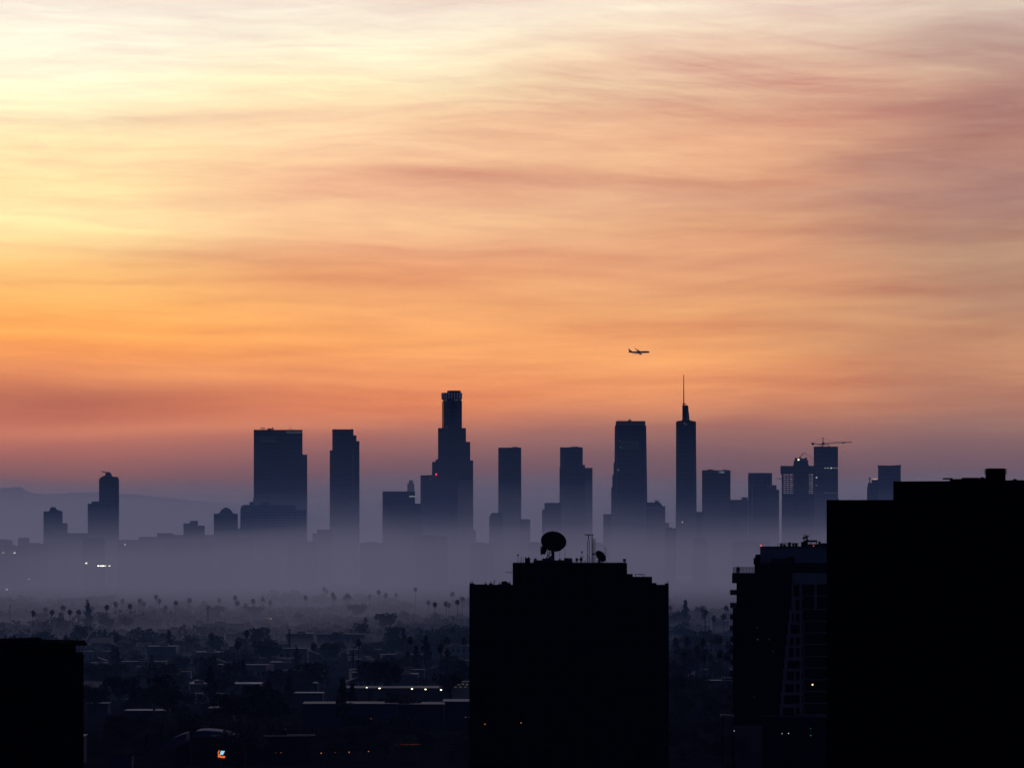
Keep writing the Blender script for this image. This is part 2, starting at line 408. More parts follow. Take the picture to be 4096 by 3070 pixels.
mb = MB(); mb.tube((X(441, D), D + 12, Z(1891, D)), (X(405, D), D + 12, Z(1884, D)), 1.1, .7); mb.build('window_cleaning_arm', DARK, r)
tower('long low roofline right of the second tower', [(470, 560, 2158), (556, 632, 2146), (628, 694, 2131), (690, 742, 2138), (1, 2, 2190)][:4], 9450, STONE, 'block', 'building')
r = tower('small block with a stepped centre, left of the domed one', [(734, 762, 2092), (760, 791, 2082), (789, 819, 2101)], 9350, STONE, 'block', 'building')
r = tower('square mid-rise with a small stepped pyramid roof', [(855, 951, 2053)], 9400, STONE)
D = 9400; mb = MB(); mb.pprism([(872, 2054), (936, 2054), (928, 2046), (924, 2038), (912, 2030), (904, 2028), (895, 2031), (884, 2039), (880, 2047)], D, 22, 4); mb.build('roof', DARK, r)
tower('low blocks at the foot of the pyramid-roofed mid-rise', [(815, 862, 2138), (940, 966, 2112)], 9600, STONE, 'block', 'building')
# broad pale block in front of the big slab
D = 9300
r = tower('broad pale block with rounded shoulder in front of the widest tower', [(972, 1182, 2018), (1170, 1224, 2038)], D, GRID, 'office_block', 'office building')
mb = MB(); mb.pprism([(960, 2180), (973, 2180), (973, 2019), (967, 2022), (962, 2032)], D, 30, .5); mb.build('rounded_corner', GRID, r)
plant(r, D, [(998, 1018, 2006, 2018), (1040, 1076, 2008, 2018)], m=CONC2)
# big slab with signs
D = 10000
r = tower('widest dark slab tower with lit lettering at its top right', [(1015, 1210, 1718), (1205, 1229, 1817), (1012, 1020, 1990, 5)], D)
plant(r, D, [(1070, 1086, 1712, 1719), (1088, 1094, 1709, 1719)])
mb = MB()
for a, b_ in (((1040, 1714), (1046, 1710)), ((1046, 1710), (1059, 1711)), ((1059, 1711), (1062, 1717)), ((1046, 1710), (1050, 1718)), ((1055, 1711), (1052, 1718))):
    mb.tube((X(a[0], D), D + 8, Z(a[1], D)), (X(b_[0], D), D + 8, Z(b_[1], D)), .45)
mb.build('window_cleaning_rig', DARK, r)
masts(r, D, [(1162, 1718, 1706), (1156, 1718, 1711), (1168, 1718, 1712)])
text_part('WELLS', 1145, 1173, 1727.5, 6.5, D, glow('pale green sign light', (.55, .85, .75), .14), r); text_part('FARGO', 1178, 1206, 1727.5, 6.5, D, glow('pale green sign light', (.55, .85, .75), .14), r)
text_part('WELLS', 1038, 1069, 1763, 4.5, D, glow('faint sign light', (.5, .55, .75), .045), r); text_part('FARGO', 1075, 1106, 1763, 4.5, D, glow('faint sign light', (.5, .55, .75), .045), r)
mb = MB(); mb.pbox(1036, 1108, 1748, D, .5, ybot=1757, dy=-.6); mb.build('mechanical_floor_louvre', mat('louvre grey', (.06, .06, .075)), r)
# twin slender stepped tower
r = tower('slender stepped tower right of the widest slab', [(1329, 1414, 1716, 0), (1414 - 2, 1426, 1740, 3), (1412, 1438, 1763, 5), (1319, 1332, 1800, 4)], D)
masts(r, D, [(1408, 1716, 1712)], .8)
mb = MB(); mb.pbox(1411, 1413, 1796, D, 1, ybot=2120, dy=-1.1); mb.build('corner_light_strip', mat('pale mullion', (.12, .14, .16)), r)
tower('low stepped block at the foot of the slender stepped tower', [(1268, 1330, 2117), (1250, 1272, 2132)], 9500, STONE, 'block', 'building')
# group before the tallest
D = 9600
r = tower('squat dark office block with a small lit sign', [(1530, 1660, 1964), (1655, 1683, 2013)], D)
mb = MB(); mb.pbox(1637, 1661, 1982, D, .8, ybot=1987, dy=-1); mb.build('sign', glow('small sign light', (.7, .9, .9), .22), r)
D = 10300
r = tower('thin stepped clock-tower shape rising behind the squat sign block', [(1629, 1657, 1932), (1636, 1652, 1922, -2, 20)], D, STONE, 'stone_tower', 'tower')
mb = MB(); mb.pprism([(1634, 1923), (1654, 1923), (1650, 1920), (1640, 1919)], D, 14, 3); mb.build('roof', DARK, r)
D = 9700
r = tower('pale gridded office tower standing before the tallest round tower', [(1682, 1832, 1902)], D, GRID)
plant(r, D, [(1712, 1826, 1898.5, 1903)], m=GRID, dy=5)
mb = MB(); mb.pbox(1682, 1712, 1900, D, .8, ybot=1905, dy=-1); mb.build('parapet', DARK, r)
tower('low block under the left of the gridded tower', [(1604, 1690, 2108)], 9450, STONE, 'block', 'building')
# the round crowned tower
D = 10100
r = thing('crowned_tower', 'tallest round tower with stepped shoulders and ribbed crown', 'skyscraper', (X(1807, D), D, ground(D))); FACE.append(r)
mb = MB(); g0 = ground(D) - 2
def cyl_tier(mb, x0, x1, yt, off, n=20):
    c_ = (x0 + x1) / 2; rr = (x1 - x0) / 2 * K * D
    mb.lathe((X(c_, D), D + 36 + off, 0), [(rr, g0 - off * .01), (rr, Z(yt, D))], n)
mb.lathe((X(1809.5, D), D + 30, 0), [(37.5 * K * D, g0), (37.5 * K * D, Z(1598, D))], 28)
mb.pbox(1752, 1864, 1711, D, 60, dy=2)
mb.pbox(1860, 1881, 1766, D, 48, dy=6, z0=g0 - .5)
mb.pbox(1728, 1756, 1846, D, 48, dy=5, z0=g0 - .7); mb.pbox(1742, 1756, 1836, D, 40, dy=8, z0=g0 - .9)
mb.pbox(1878, 1893, 1840, D, 40, dy=9, z0=g0 - 1.1); mb.pbox(1890, 1904, 2119, D, 36, dy=12, z0=g0 - 1.3)
mb.pbox(1842, 1848, 1602, D, 20, dy=20, ybot=1712)
mb.build('wall', STONE, r)
mb = MB()
mb.pbox(1768, 1771, 1603, D, 3, dy=20, ybot=1712)
for yy in range(1604, 1710, 4): mb.pbox(1770.5, 1776, yy, D, 2, dy=21, ybot=yy + 1.6)
mb.build('corner_bay', DARK, r)
mb = MB(); mb.lathe((X(1807, D), D + 30, 0), [(40 * K * D, Z(1597, D)), (40.5 * K * D, Z(1590, D)), (40.5 * K * D, Z(1569, D)), (33 * K * D, Z(1568.5, D))], 32); mb.build('crown', STONE, r)
mb = MB(); mb.lathe((X(1816, D), D + 30, 0), [(27.5 * K * D, Z(1569.5, D)), (27.5 * K * D, Z(1560.5, D)), (26 * K * D, Z(1560, D))], 24); mb.build('crown_cap', DARK, r)
ribm = mat('pale crown ribs', (.62, .62, .62))
for i in range(11):
    th = R(-80 + 16 * i); cx_ = X(1807, D) + math.sin(th) * 40.8 * K * D; cy_ = D + 30 - math.cos(th) * 40.8 * K * D
    mb = MB(); mb.tube((cx_, cy_, Z(1593, D)), (cx_, cy_, Z(1569, D)), .75); mb.build('crown_rib', ribm, r)
for (a, b_, yy) in ((1781, 1788, 1599.5), (1819, 1832, 1599.5), (1785, 1790, 1709)): dot(r, (a+b_)/2, yy, b_-a, 2.5, D, glow('faint window light', (.7, .8, .7), .08), dy=-8)
mb = MB(); mb.tube((X(1745, D - 500), D - 500, Z(1899, D - 500)), (X(1745, D - 500), D - 500, Z(1893, D - 500)), 1.3, n=8)
lp = mb; 
rr_ = None
for o in col.objects:
    if o.get('label', '').startswith('pale gridded office tower'): rr_ = o
D7 = 9700
mb = MB(); mb.lathe((X(1745, D7), D7 - 2, Z(1896, D7)), [(.2, -1.5), (1.4, -.8), (1.5, .4), (.2, 1.3)], 10); mb.build('warning_light', glow('red warning light', (1, .02, .05), 2.6), rr_)
mb = MB(); mb.tube((X(1745, D7), D7 - 2, Z(1902.5, D7)), (X(1745, D7), D7 - 2, Z(1899, D7)), .5); mb.build('light_bracket', DARK, rr_)
mb = MB(); mb.lathe((X(1721, D7), D7 - 1.5, Z(1914, D7)), [(.2, -1.6), (1.5, -.5), (.2, 1.2)], 8); mb.build('warning_light', glow('faint red light', (1, .05, .12), .09), rr_)
# next pair
D = 10000
r = tower('plain dark square tower right of the tallest, with stubby aerials', [(1993, 2085, 1789)], D)
plant(r, D, [(2050, 2072, 1786.5, 1790)]); masts(r, D, [(2052, 1789, 1781), (2060, 1789, 1780), (2069, 1789, 1782)], .3)
D = 9650
r = tower('low misty block wrapped around the foot of the plain square tower', [(1968, 2012, 2050), (2080, 2121, 2075)], D, STONE, 'block', 'building')
mb = MB(); mb.pprism([(1956, 2180), (1969, 2180), (1969, 2051), (1966, 2052), (1957, 2066)], D, 30, 1); mb.build('chamfered_corner', STONE, r)
D = 10000
r = tower('dark square tower with a lower slab on its right', [(2240, 2331, 1788), (2238, 2246, 1869), (2329, 2340, 1858, 4)], D)
plant(r, D, [(2282, 2316, 1785.5, 1789)]); masts(r, D, [(2284, 1788, 1782), (2296, 1788, 1780), (2308, 1788, 1781)], .3)
tower('narrower slab tucked behind the right side of the dark square tower', [(2338, 2370, 1870)], 10150, STONE)
tower('misty stepped block left of the dark square tower', [(2178, 2244, 2010), (2168, 2182, 2036)], 9700, STONE, 'block', 'building')
# tall tower with a lighter band on top
D = 9900
r = thing('banded_tower', 'tall tower with pale band and bristling aerials at its top', 'skyscraper', (X(2520, D), D, ground(D))); FACE.append(r)
mb = MB(); mb.pprism([(2444, 2300), (2590, 2300), (2589, 1998), (2585, 1706), (2583, 1700), (2461, 1700), (2459, 1706), (2458, 1850)], D, 42, 0)
mb.pbox(2454, 2462, 1850, D, 36, dy=2); mb.pbox(2449, 2460, 1898, D, 36, dy=4); mb.pbox(2444.5, 2460, 1947, D, 36, dy=6); mb.build('wall', NAVY, r)
mb = MB(); mb.pprism([(2463, 1701), (2581, 1701), (2582, 1686), (2580, 1683), (2465, 1683), (2463, 1686)], D, 38, -.6); mb.build('top_band', mat('pale top band', (.13, .12, .13)), r)
for x_ in (2465.5, 2580): mb = MB(); mb.pbox(x_, x_ + 1.6, 1702, D, .8, ybot=2050, dy=-.9); mb.build('corner_trim', mat('pale mullion', (.12, .14, .16)), r)
masts(r, D, [(2474, 1683, 1674), (2479, 1683, 1676), (2486, 1683, 1677), (2491, 1683, 1675), (2500, 1683, 1672), (2505, 1683, 1679)], .3)
mb = MB(); mb.pbox(2512, 2524, 1679, D, 8, ybot=1683.5, dy=8); mb.tube((X(2514, D), D + 10, Z(1680, D)), (X(2517, D), D + 10, Z(1673, D)), .5); mb.tube((X(2519, D), D + 10, Z(1680, D)), (X(2523, D), D + 10, Z(1676, D)), .8); mb.build('rooftop_plant', DARK, r)
for (yy, a, b_) in ((1768, 2486, 2550), (1776, 2482, 2552), (1784, 2482, 2556), (1792, 2480, 2560)):
    dot(r, (a+b_)/2, yy, b_-a, 2.6, D, glow('dim green office light', (.25, .6, .55), .02), 'window_band')
for (x_, y_) in ((2478, 1763), (2482, 1786), (2471, 1878), (2475, 1878)): dot(r, x_, y_, 2.4, 2.4, D, glow('weak window light', (.8, .85, 1), .25))
tower('low block at the left foot of the banded tower', [(2413, 2446, 2055)], 9600, STONE, 'block', 'building')
D = 9700
r = tower('low ornate block with roof spikes right of the banded tower', [(2584, 2619, 2008), (2615, 2661, 2023), (2657, 2676, 2090)], D, STONE, 'office_block', 'office building')
mb = MB(); mb.pprism([(2616, 2024), (2650, 2024), (2645, 2014), (2638, 2010), (2634, 2003), (2622, 2001), (2618, 2008)], D, 16, 4); mb.build('roof', DARK, r)
masts(r, D, [(2621, 2003, 1992), (2627, 2003, 1996), (2634, 2006, 1995), (2640, 2012, 2000)], .4)
for i in range(6): dot(r, 2592 + i * 9, 2029 + (i % 2), 4, 3, D, glow('hazy window light', (.5, .6, .8), .05))
# spire tower
D = 9900
r = thing('spire_tower', 'slim dark tower with sloping sail top and a tall needle spire', 'skyscraper', (X(2744, D), D, ground(D))); FACE.append(r)
mb = MB(); mb.pprism([(2702, 2300), (2787, 2300), (2786, 1950), (2784, 1686), (2782, 1684), (2706, 1684), (2704, 1690), (2704, 1900)], D, 40, 0); mb.build('wall', NAVY, r)
mb = MB(); mb.pprism([(2706, 1686), (2782, 1686), (2770, 1682), (2756, 1679), (2728, 1679), (2722, 1682), (2712, 1682), (2708, 1684)], D, 30, 3); mb.build('rooftop_plant', DARK, r)
mb = MB(); mb.pprism([(2729, 1684), (2759, 1684), (2756, 1655), (2753, 1624), (2751, 1620), (2729.5, 1618)], D, 18, 8); mb.build('sail_top', NAVY, r)
mb = MB(); mb.pprism([(2747, 1680), (2757, 1680), (2755, 1648), (2752, 1636), (2745, 1655)], D, 1, 7); mb.build('sail_glazing', mat('pale sail glass', (.13, .15, .17)), r)
mb = MB(); cx_ = X(2735, D)
mb.tube((cx_, D + 14, Z(1622, D)), (cx_, D + 14, Z(1600, D)), 1.15, .95, 8); mb.tube((cx_, D + 14, Z(1600, D)), (cx_, D + 14, Z(1497, D)), .95, .55, 8)
mb.build('spire', DARK, r)
mb = MB(); mb.lathe((cx_ + 1, D + 14, 0), [(2.5, Z(1615.5, D)), (3.6, Z(1614, D)), (2.2, Z(1611.5, D))], 12); mb.build('spire_collar', DARK, r)
mb = MB(); mb.lathe((cx_, D + 14, 0), [(.3, Z(1496.5, D)), (.8, Z(1494.5, D)), (.2, Z(1492, D))], 8); mb.build('warning_light', glow('red tip light', (1, .12, .06), 2.5), r)
mb = MB(); mb.pbox(2777, 2780, 1690, D, .6, ybot=2040, dy=-.8); mb.build('corner_trim', mat('blue mullion', (.05, .07, .10)), r)
for (x_, y_) in ((2738, 1693), (2745, 1697)): dot(r, x_, y_, 2.5, 2, D, glow('weak window light', (.8, .85, 1), .25))
dot(r, 2729.5, 2087, 4, 6, D, glow('pinkish lobby light', (1, .6, .6), .7)); dot(r, 2791.5, 2086, 2.5, 2.5, D, glow('hazy lamp light', (.8, .8, .9), .6))
tower('low block filling the gap right of the spire tower', [(2784, 2812, 2046)], 9700, STONE, 'block', 'building')
# sign tower and neighbours
D = 9900
r = tower('squat square tower with a small lit five-letter sign', [(2808, 2922, 1879.5)], D)
plant(r, D, [(2830, 2852, 1876, 1880), (2893, 2900, 1876, 1880)]); masts(r, D, [(2905, 1880, 1874), (2908, 1880, 1873)], .4)
text_part('CHASE', 2875, 2897, 1887, 8, D, glow('sign white light', (.75, .9, .9), .30), r)
tower('low flat block right of the sign tower', [(2918, 2992, 1998), (2966, 2990, 1988, -2, 20)], 9800, STONE, 'block', 'building')
D = 9800
r = tower('square tower stepping down on its right side', [(2993, 3088, 1890.5), (3085, 3106, 1939), (3104, 3116.5, 1957)], D)
mb = MB()
for yy in range(1905, 2060, 7): mb.pbox(2991.4, 2993.2, yy, D, 20, ybot=yy + 3.2, dy=4)
mb.build('balconies', DARK, r)
mb = MB(); mb.pbox(3006, 3012, 1938, D, .6, ybot=2100, dy=-.9); mb.build('facade_strip', mat('warm facade strip', (.13, .10, .11)), r)
dot(r, 3079, 1945, 18, 2, D, glow('hazy window light', (.5, .6, .8), .05), 'window_band')
# under construction pair with the cranes
D = 9700
r = thing('unfinished_tower', 'half-finished tower showing sky through bare upper floors', 'skyscraper', (X(3190, D), D, ground(D))); FACE.append(r)
mb = MB(); g0 = ground(D) - 2
mb.pbox(3122, 3256, 1862, D, 30, ybot=1895)
for (a, b_) in ((3126.5, 3134), (3155.5, 3159), (3178, 3229), (3252.5, 3256)): mb.pbox(a, b_, 1895.02, D, 30, ybot=1975)
for i in range(10):
    for (a, b_) in ((3134, 3155.5), (3159, 3178), (3229, 3252.5)):
        y_ = 1899.5 + i * 8.1; mb.pbox(a, b_, y_, D, 29, ybot=min(y_ + 4.6, 1974.9), dy=.5)
        mb.pbox((a+b_)/2 - 1.5, (a+b_)/2 + 1.5, y_ - 3.5, D, 6, ybot=y_ - .02, dy=6)
mb.pbox(3126.5, 3256, 1975, D, 30)
mb.build('concrete_frame', NAVY, r)
mb = MB(); mb.pbox(3112, 3128, 1912, D, 3, ybot=1914.5, dy=3); mb.pbox(3109, 3114, 1911.5, D, 3, ybot=1913, dy=3); mb.build('loading_platform', DARK, r)
for (x_, y_, w_, s_) in ((3177.5, 1892, 3, .35), (3168, 1940, 3, .35), (3266, 1909, 5, 1.2), (3266, 1940, 4, .2), (3231, 1932, 3, .3), (3240, 1932, 3, .3), (3185.5, 2021, 4.5, .35), (3222, 2022, 4.5, .45), (3129, 2021, 3, .2), (3238, 1963.5, 4, .3), (3127, 1989, 3, .25), (3165, 1916, 4, .3)):
    dot(r, x_, y_, w_, 2.6, D, glow('site lamp %.2f' % s_, (.85, .9, 1), s_), 'work_lamp')
D = 9650
r = thing('domed_tower', 'tower with tapering capped head in the middle of the building site', 'skyscraper', (X(3205, D), D, ground(D))); FACE.append(r)
mb = MB(); mb.pprism([(3174, 2300), (3236, 2300), (3236, 1862), (3232, 1850), (3234, 1843), (3229, 1840), (3227, 1832), (3180, 1832), (3179, 1840), (3174, 1843), (3176, 1848), (3173, 1856)], D, 26, -6); mb.build('wall', NAVY, r)
mb = MB(); mb.pbox(3180, 3187, 1829.5, D, 8, ybot=1833); mb.pbox(3197, 3203, 1828, D, 8, ybot=1833); mb.pbox(3221, 3228, 1829, D, 8, ybot=1833); mb.build('parapet_screen', DARK, r)
dot(r, 3194, 1838, 5.5, 4.2, D, glow('yellow site floodlight', (1, .9, .45), 3.5), 'floodlight', dy=-7.5)
dot(r, 3212, 1838, 20, 1.6, D, glow('hazy window light', (.5, .6, .8), .05), 'window_band', dy=-7)
r = thing('luffing_crane', 'thin luffing crane with a bent jib above the domed tower head', 'crane', (X(3201, D), D + 4, Z(1831, D)))
def beam(mb, a, b_, D, rad, dy=4): mb.tube((X(a[0], D), D + dy, Z(a[1], D)), (X(b_[0], D), D + dy, Z(b_[1], D)), rad, n=4)
mb = MB(); beam(mb, (3201, 1831), (3201, 1825), D, .9); mb.build('mast', DARK, r)
mb = MB(); beam(mb, (3200, 1828), (3216, 1808.5), D, .42); beam(mb, (3201, 1829), (3217, 1809.5), D, .2); mb.build('jib', DARK, r)
mb = MB(); beam(mb, (3216, 1808.5), (3230, 1818), D, .32); beam(mb, (3230, 1818), (3252, 1833), D, .22); mb.build('tie_cable', DARK, r)
D = 9900
r = tower('tall boxy tower under the long horizontal tower crane', [(3255, 3352, 1785), (3252, 3354.5, 1990, 6)], D)
plant(r, D, [(3282, 3290, 1783, 1786), (3312, 3320, 1782.5, 1786)])
for i, x_ in enumerate((3301, 3312, 3325, 3336.5, 3347)): dot(r, x_, 1871, 5, 2.6 if i != 2 else 3.6, D, glow('row lamp %d' % i, (.8, .95, .8), (.45, .5, 1.0, .35, .25)[i]), 'work_lamp')
for i, x_ in enumerate((3300, 3314, 3328, 3347)): dot(r, x_, 1970, 4, 2, D, glow('faint row lamp', (.7, .8, .9), .22), 'work_lamp')
dot(r, 3325, 1864.5, 50, 1.5, D, glow('dim green office light', (.25, .6, .55), .02), 'window_band')
r = thing('tower_crane', 'horizontal tower crane on the roof of the tall boxy tower', 'crane', (X(3294, D), D + 14, Z(1785, D)))
DY = 14
mb = MB()
for dx_ in (-2.2, 2.2): beam(mb, (3294 + dx_, 1786), (3294 + dx_, 1772), D, .35, DY)
for i in range(3): beam(mb, (3291.8, 1785 - i * 4), (3296.2, 1781 - i * 4), D, .22, DY)
mb.build('mast', DARK, r)
mb = MB(); beam(mb, (3292.5, 1773), (3294, 1750), D, .5, DY); beam(mb, (3295.5, 1773), (3294, 1750), D, .5, DY); mb.pbox(3291, 3297.5, 1749.5, D, 2, ybot=1752, dy=DY - 1)
for i in range(5): beam(mb, (3292.6 + i*.2, 1770 - i * 4), (3295.4 - i*.2, 1767 - i * 4), D, .2, DY)
mb.build('tower_top', DARK, r)
mb = MB(); mb.pbox(3289, 3300, 1768.5, D, 3, ybot=1776, dy=DY - 1.5); mb.build('cab', DARK, r)
mb = MB(); beam(mb, (3296, 1771), (3345, 1767), D, .42, DY); beam(mb, (3345, 1767), (3409, 1765.5), D, .36, DY); beam(mb, (3296, 1775), (3409, 1768), D, .42, DY)
for i in range(22):
    x0_ = 3296 + i * 5; yb = 1775 - (x0_ - 3296) * 7 / 113; yt = 1771 - min(x0_ - 3296, 49) * 4 / 49 - max(0, x0_ - 3345) * 1.5 / 64
    beam(mb, (x0_, yb), (x0_ + 2.5, yt), D, .16, DY); beam(mb, (x0_ + 2.5, yt), (x0_ + 5, yb - .3), D, .16, DY)
mb.build('jib', DARK, r)
mb = MB(); beam(mb, (3292, 1774.5), (3250, 1772.5), D, .55, DY); beam(mb, (3292, 1777), (3262, 1775), D, .3, DY); mb.build('counter_jib', DARK, r)
mb = MB(); mb.pprism([(3246, 1774), (3254, 1780), (3258, 1776), (3262, 1774.5), (3255, 1769), (3248, 1769)], D, 3, DY - 1.5); mb.build('counterweight', DARK, r)
mb = MB(); mb.pbox(3276, 3318, 1777.5, D, 2, ybot=1779, dy=DY - 4); mb.build('walkway', DARK, r)
mb = MB(); beam(mb, (3294, 1750), (3252, 1770), D, .12, DY); beam(mb, (3294, 1750), (3345, 1767), D, .12, DY); mb.build('tie_bar', DARK, r)
mb = MB(); mb.pbox(3372, 3380, 1767, D, 3, ybot=1772, dy=DY - 1.5); mb.build('trolley', DARK, r)
mb = MB(); beam(mb, (3376, 1772), (3376, 1808), D, .05, DY); mb.pbox(3374.6, 3377.4, 1807, D, 1.2, ybot=1811, dy=DY - .6); mb.build('hook', DARK, r)
# right edge pair
D = 10000
r = tower('plain square tower above the black stepped building', [(3512, 3603, 1861)], D)
mb = MB(); mb.pprism([(3510, 1864), (3604, 1864), (3604, 1858.5), (3560, 1861), (3510, 1860)], D, 30, -.6); mb.build('parapet', DARK, r)
D = 9800
r = tower('low tower with a glowing orange roof strip, left of the plain square one', [(3487, 3512, 1917.5), (3471, 3490, 1930), (3468, 3474, 1946)], D, STONE)
mb = MB(); mb.pbox(3489, 3509, 1914.5, D, .8, ybot=1916.8, dy=-1); mb.build('light_strip', glow('orange roof strip', (1, .5, .25), 1.0), r)
mb = MB(); mb.pbox(3477, 3481, 1908, D, 3, ybot=1931, dy=5); mb.pbox(3475.5, 3482.5, 1910, D, 3, ybot=1915, dy=4.5); mb.build('roof_post', DARK, r)

# low rooftops melting into the mist between the towers
for i, (a, b_, yt) in enumerate([(-30, 110, 2178), (100, 190, 2170), (330, 420, 2150), (470, 660, 2172), (650, 860, 2165), (880, 1010, 2150), (1150, 1270, 2160), (1440, 1540, 2166), (1660, 1790, 2140), (1880, 1975, 2168), (2110, 2180, 2166), (2365, 2420, 2168), (2660, 2705, 2108), (2770, 2830, 2150), (2930, 3080, 2160), (3130, 3320, 2172)]):
    Dd = 9100 + (i * 137) % 260
    rr2 = tower('', [(a, b_, yt + 4), (a + (b_-a)*.2, b_ - (b_-a)*.35, yt, -4, 20)], Dd, STONE, 'low_block', 'building', 30)
    rr2['label'] = 'low block dissolving into mist at the foot of the skyline'; rr2['group'] = LOWG

# ------------------------------------------------------------------ airliner
D = 16000
AL = mat('airliner skin', (.16, .19, .24), .5, .3, .1, 1)
r = thing('airliner', 'twin-engine airliner flying right, one wing raised, above the skyline', 'aeroplane', (X(2557, D), D, Z(1408, D)))
r['_base'] = (0, 0, 0)
mb = MB(); L = 60.0
st = [(-30, .35, 1.3), (-28, .9, 1.0), (-22, 2.0, .4), (-15, 2.7, 0), (0, 2.9, 0), (20, 2.9, 0), (25.5, 2.5, -.1), (28.5, 1.6, -.4), (30, .4, -.7)]
mb.rings([[(x_, math.cos(a_) * q, math.sin(a_) * q + zc) for a_ in [2*math.pi*i/16 for i in range(16)]] for x_, q, zc in st]); mb.build('fuselage', AL, r, True)
for sgn in (-1, 1):
    mb = MB()
    def wing(mb, secs):
        mb.rings([[(xl, y_, z_ - .02), ((xl*.6+xt*.4), y_, z_ + th), (xt, y_, z_), ((xl*.6+xt*.4), y_, z_ - th*.6)] for (xl, xt, y_, z_, th) in secs])
    wing(mb, [(9, -3.5, 0, -1.6, .9), (3.5, -4.5, sgn * 9, -.9, .6), (-13, -15.5, sgn * 29, 1.9, .15), (-16, -17, sgn * 31, 3.0, .05)]); mb.build('wing', AL, r)
    mb = MB(); wing(mb, [(-23, -28.5, 0, .9, .3), (-28, -30.5, sgn * 10, 1.6, .1)]); mb.build('tailplane', AL, r)
    mb = MB(); mb.rings([[(x_, sgn * 9.2 + math.cos(a_) * q, -3.0 + math.sin(a_) * q) for a_ in [2*math.pi*i/12 for i in range(12)]] for x_, q in ((8.2, 1.75), (6.5, 1.95), (2.5, 1.6), (.2, .9))]); mb.build('engine', AL, r)
mb = MB(); mb.rings([[(-19, 0, 2.0), (-24, .35, 1.9), (-28.5, 0, 1.6), (-24, -.35, 1.9)], [(-28.3, 0, 10.6), (-29, .1, 10.6), (-30.6, 0, 10.6), (-29, -.1, 10.6)]]); mb.build('tail_fin', AL, r)
r.rotation_euler = (R(-15), R(-1.5), R(6))

# ------------------------------------------------------------------ helpers for roof gear
def dish(label, c, rad, axis, D, name='satellite_dish', deep=.28, base_z=None, rim=True, cat='satellite dish'):
    """c: rim-centre; axis: direction the dish faces"""
    ax = Vector(axis).normalized(); cc = Vector(c)
    bz = base_z
    r = thing(name, label, cat, (cc.x, cc.y, bz))
    mb = MB(); prof_o = [(rad * f, -deep * rad * (1 - f * f)) for f in (0.02, .25, .45, .62, .78, .9, 1)]
    prof_i = [(rad * f * .985, -deep * rad * (1 - f * f) + .06) for f in (1, .9, .78, .62, .45, .25, .02)]
    mb.lathe(cc, prof_o + prof_i, 36, ax); mb.build('reflector', DARK, r, False)
    mb = MB(); a = ax.orthogonal().normalized(); b_ = ax.cross(a)
    for i in range(20):
        th = 2*math.pi*i/20; d_ = a * math.cos(th) + b_ * math.sin(th)
        mb.tube(cc + d_ * rad * .2 - ax * deep * rad * 1.05, cc + d_ * rad * .98 - ax * .12, .05, n=4)
    mb.build('back_rib', DARK, r)
    f = cc + ax * rad * .75
    mb = MB()
    for i in range(3):
        th = 2*math.pi*i/3; d_ = a * math.cos(th) + b_ * math.sin(th); mb.tube(cc + d_ * rad * .9, f, .04, n=4)
    mb.lathe(f, [(.05, -.2), (rad * .07, -.1), (rad * .07, .2), (.05, .3)], 10, ax); mb.build('feed_horn', DARK, r)
    return r, mb

# ------------------------------------------------------------------ centre black office tower with the dishes
D = 1300
r = thing('office_tower', 'black office tower in the centre foreground topped with satellite dishes', 'office building', (X(2276, D), D, ground(D))); FACE.append(r)
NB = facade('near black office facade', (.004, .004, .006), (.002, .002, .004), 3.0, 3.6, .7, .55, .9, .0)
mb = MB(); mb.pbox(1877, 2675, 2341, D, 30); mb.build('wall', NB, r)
mb = MB(); mb.pbox(2050, 2509, 2252, D, 20, ybot=2341.3, dy=4); mb.build('penthouse', NB, r)
mb = MB(); mb.pbox(2509.05, 2532, 2296, D, 14, ybot=2341.4, dy=6); mb.pbox(2532.05, 2610, 2307, D, 12, ybot=2341.45, dy=6.5); mb.pbox(2610.05, 2628, 2332, D, 10, ybot=2341.5, dy=7)
mb.pprism([(2509.05, 2297), (2534, 2307.3), (2532, 2300), (2520, 2295.5), (2509.05, 2294.5)], D, 8, 7.3); mb.build('lift_housing', BLACKW, r)
mb = MB()
for (a, b_, yt) in ((1878, 1897, 2331), (1938, 1947, 2332), (1957, 1969, 2331), (1992, 2002, 2334), (2033, 2043, 2330), (2660, 2675, 2331)):
    mp = MB(); mp.pbox(a, b_, yt, D, 1.2, ybot=2341.2, dy=.1); mp.build('roof_upstand', BLACKW, r)
mb.pbox(1897, 1940, 2335.5, D, .4, ybot=2341.1, dy=.12)
mb.build('parapet', BLACKW, r)
for (a, yb, h_) in ((1882, 2331, 7), (1889, 2331, 7.5), (1940, 2332, 6), (1963, 2331, 8), (1997, 2334, 7), (2038, 2330, 7), (2671, 2331, 8)):
    mb = MB(); mb.tube((X(a, D), D + .6, Z(yb + .5, D)), (X(a + 1, D), D + .6, Z(yb - h_, D)), .05, n=5); mb.box(X(a - 1.2, D), X(a + 2.8, D), D + .5, D + .75, Z(yb - h_*.55, D), Z(yb - h_, D)); mb.build('roof_lamp', DARK, r)
mb = MB(); mb.box(X(2052, D), X(2507, D), D + 3.9, D + 4.3, Z(2252.2, D), Z(2249, D)); mb.build('parapet', BLACKW, r)
winb = glow('dim blue window', (.1, .15, 1), .005)
for (x_, w_) in ((2150, 10), (2320, 8), (2370, 34)): dot(r, x_, 2323, w_, 6, D, winb, dy=3.95)
